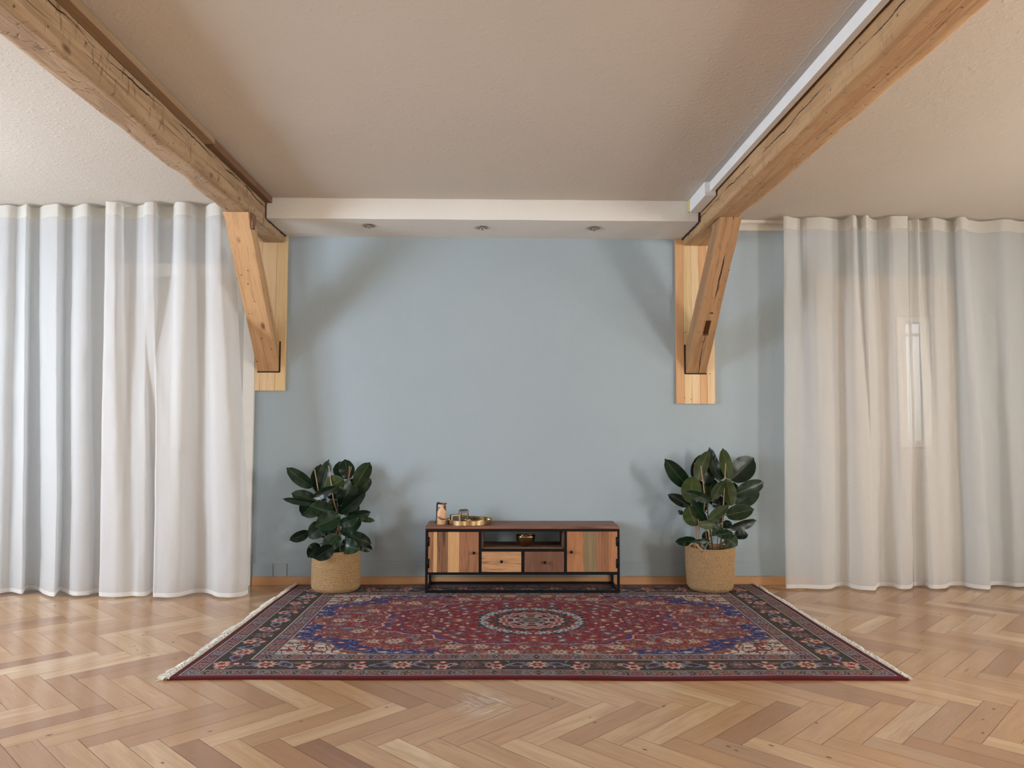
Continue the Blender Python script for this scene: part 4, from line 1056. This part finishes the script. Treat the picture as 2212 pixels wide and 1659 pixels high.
L1 = [(440, 520, 175, 325, 120, 'T', 0, -.06), (490, 570, 522, 285, 160, 'T', .07, .10), (515, 575, 600, 238, 118, 'T', 0, .0), (570, 545, 752, 430, 158, 'U', -.02, -.08, .2), (745, 430, 700, 258, 135, 'T', .08, .13),
      (790, 440, 762, 235, 140, 'T', .05, .08), (865, 510, 1012, 262, 140, 'U', .0, -.04, .1), (850, 580, 1028, 430, 110, 'T', .06, .08), (720, 700, 850, 430, 175, 'T', 0, .02), (445, 628, 690, 512, 88, 'T', -.10, -.14),
      (490, 680, 135, 638, 62, 'T', -.07, -.14), (480, 655, 225, 575, 120, 'T', -.02, -.04), (480, 650, 330, 805, 190, 'T', .03, .02), (640, 785, 405, 700, 150, 'T', -.06, -.12), (715, 805, 465, 908, 165, 'T', -.08, -.16),
      (700, 780, 972, 562, 110, 'T', -.02, -.06), (760, 800, 880, 640, 160, 'T', .05, .08), (780, 830, 1022, 768, 95, 'T', .0, .02), (900, 832, 1062, 852, 50, 'U', .03, .05, .0), (700, 890, 895, 822, 95, 'T', -.08, -.14),
      (725, 985, 925, 850, 120, 'T', .03, .05), (570, 890, 398, 1020, 150, 'T', -.05, -.10), (410, 960, 205, 1052, 95, 'T', -.02, -.03), (580, 1030, 690, 880, 150, 'T', .04, .05), (705, 995, 540, 1160, 140, 'T', -.10, -.17),
      (780, 990, 1026, 1080, 120, 'T', .02, .03), (720, 1080, 905, 1140, 135, 'T', -.10, -.16), (870, 1080, 1038, 1143, 90, 'T', .04, .07), (505, 1085, 392, 1216, 125, 'T', -.10, -.16), (650, 1105, 448, 1232, 125, 'T', -.19, -.235),
      (620, 1170, 720, 1065, 100, 'T', .03, .05), (620, 640, 690, 790, 110, 'T', .02, .05), (800, 1165, 740, 1060, 110, 'T', .05, .06), (600, 1000, 480, 900, 140, 'T', .06, .07), (680, 640, 600, 500, 120, 'T', .09, .12), (860, 900, 760, 1000, 110, 'T', .08, .05),
      (560, 700, 500, 600, 100, 'T', .05, .08), (780, 640, 720, 500, 130, 'T', .08, .10), (660, 960, 560, 860, 120, 'T', .02, .04)]
S1 = [[(725, 1190, 0), (705, 1000, 0), (688, 800, 0), (690, 620, .01), (700, 480, .02)], [(640, 1200, .03), (560, 1000, .03), (500, 780, .0), (500, 620, -.01)], [(780, 1190, .04), (770, 1000, .05), (790, 800, .04), (810, 560, .03), (830, 460, .02)]]
K1 = [(505, 600, 458, 340, -.03), (645, 640, 600, 305, -.05), (800, 430, 806, 305, .045), (796, 440, 824, 315, .05)]
plant(580, 940, BLY, L1, S1, K1, 'dark green rubber plant with drooping leaves in the basket left of sideboard', BLX, 3, .125)
L2 = [(405, 520, 165, 240, 150, 'T', 0, -.03), (445, 420, 540, 180, 90, 'T', .05, .08), (490, 460, 602, 145, 120, 'U', .0, .0, .5), (560, 490, 668, 285, 110, 'T', .05, .08), (700, 440, 605, 118, 95, 'T', .03, .05),
      (700, 450, 715, 258, 120, 'T', .06, .09), (812, 440, 740, 125, 112, 'U', -.02, -.02, .1), (820, 450, 1058, 220, 215, 'T', .04, .07, .1), (865, 585, 1162, 466, 140, 'T', .0, .02), (870, 690, 1112, 530, 165, 'T', .04, .06),
      (425, 680, 440, 402, 180, 'U', -.05, -.08, .1), (425, 705, 195, 590, 100, 'T', .02, .04), (625, 655, 380, 560, 88, 'T', -.10, -.15), (582, 872, 435, 645, 82, 'T', -.04, -.08), (635, 650, 762, 448, 92, 'U', -.08, -.10, .2),
      (835, 700, 775, 425, 130, 'U', -.04, -.06, .1), (600, 640, 650, 425, 150, 'T', .03, .06), (775, 800, 1056, 735, 140, 'U', -.05, -.10, .1), (600, 850, 805, 698, 95, 'U', -.09, -.13, .1), (480, 905, 395, 700, 160, 'U', -.04, -.05, .1),
      (350, 785, 300, 750, 42, 'T', .03, .04), (810, 930, 1090, 850, 85, 'T', .02, .04), (850, 1005, 1000, 985, 88, 'T', .05, .07), (690, 995, 848, 975, 85, 'T', -.08, -.12), (760, 1010, 892, 1100, 120, 'U', -.09, -.14, .1),
      (480, 1045, 270, 1065, 85, 'T', -.02, -.03), (620, 1052, 420, 1062, 42, 'T', -.08, -.12), (615, 1150, 525, 1088, 72, 'T', -.03, -.06), (680, 890, 498, 893, 80, 'U', -.08, -.12, .1), (735, 890, 640, 995, 92, 'T', -.04, -.06),
      (800, 930, 770, 845, 90, 'T', .02, .03), (700, 760, 720, 600, 140, 'T', .05, .07), (640, 870, 745, 755, 110, 'T', .02, .05), (785, 1165, 700, 1140, 42, 'T', -.1, -.12), (560, 1060, 590, 950, 72, 'T', .04, .06), (520, 600, 480, 440, 130, 'T', .07, .1),
      (560, 760, 520, 620, 110, 'T', .05, .08), (800, 620, 860, 470, 130, 'T', .08, .10), (690, 700, 640, 560, 120, 'T', .09, .11)]
S2 = [[(515, 1165, -.02), (505, 1000, -.02), (500, 800, -.01), (470, 640, 0)], [(650, 1165, 0), (625, 1000, -.03), (600, 850, -.03), (590, 660, .0)], [(715, 1165, .02), (735, 950, .02), (755, 700, .01), (770, 460, 0)]]
K2 = [(565, 620, 525, 305, -.06), (465, 360, 463, 275, .04), (735, 920, 772, 280, -.05), (510, 1150, 500, 780, -.035), (610, 1060, 596, 870, -.05)]
plant(1400, 940, BLY, L2, S2, K2, 'dark green rubber plant with upright olive-backed leaves, right of the sideboard', BRX, 8, .130)
# ------------------------------------------------------------------ light
def area(x, y, z, sx, sy, rot, power, col):
    l = bpy.data.lights.new('daylight_or_fill', 'AREA'); l.shape = 'RECTANGLE'; l.size = sx; l.size_y = sy; l.energy = power; l.color = col
    o = bpy.data.objects.new('daylight_or_fill', l); C.objects.link(o); o.location = (x, y, z); o.rotation_euler = rot; return o
for (a, e), p in zip(LW, (272, 88)): area(XL-.17, (a+e)/2, 1.65, 1.78, e-a-.02, (0, -PI/2, 0), p*(e-a), (.74, .85, 1.0))
for (a, e), p in zip(RW, (224, 83)): area(XR+.17, (a+e)/2, 1.65, 1.78, e-a-.02, (0, PI/2, 0), p*(e-a), (1.0, .985, .95))
for (a, e) in FILL_WIN: area((a+e)/2, YB-.17, 1.65, e-a-.02, 1.78, (PI/2, 0, 0), 25*(e-a), (1.0, .95, .87))  # added fill lights behind the camera, brightening surfaces that face it
w = bpy.data.worlds.new('sky'); bpy.context.scene.world = w; w.use_nodes = True
nt = w.node_tree; nt.nodes.clear(); ow = nt.nodes.new('ShaderNodeOutputWorld'); bg = nt.nodes.new('ShaderNodeBackground')
sk = nt.nodes.new('ShaderNodeTexSky'); sk.sky_type = 'HOSEK_WILKIE'; sk.turbidity = 9; sk.sun_direction = (0, -.5, .85)
nt.links.new(sk.outputs[0], bg.inputs[0]); bg.inputs[1].default_value = 6.0; nt.links.new(bg.outputs[0], ow.inputs[0])
sc = bpy.context.scene
sc.view_settings.view_transform = 'Standard'; sc.view_settings.look = 'None'; sc.view_settings.gamma = 1; sc.view_settings.use_curve_mapping = False
sc.view_settings.exposure = 0.0
sc.cycles.max_bounces = 6; sc.cycles.diffuse_bounces = 3; sc.cycles.adaptive_threshold = 0.06; sc.cycles.glossy_bounces = 3; sc.cycles.transmission_bounces = 6; sc.cycles.transparent_max_bounces = 8
sc.cycles.use_light_tree = False; sc.cycles.caustics_reflective = False; sc.cycles.caustics_refractive = False
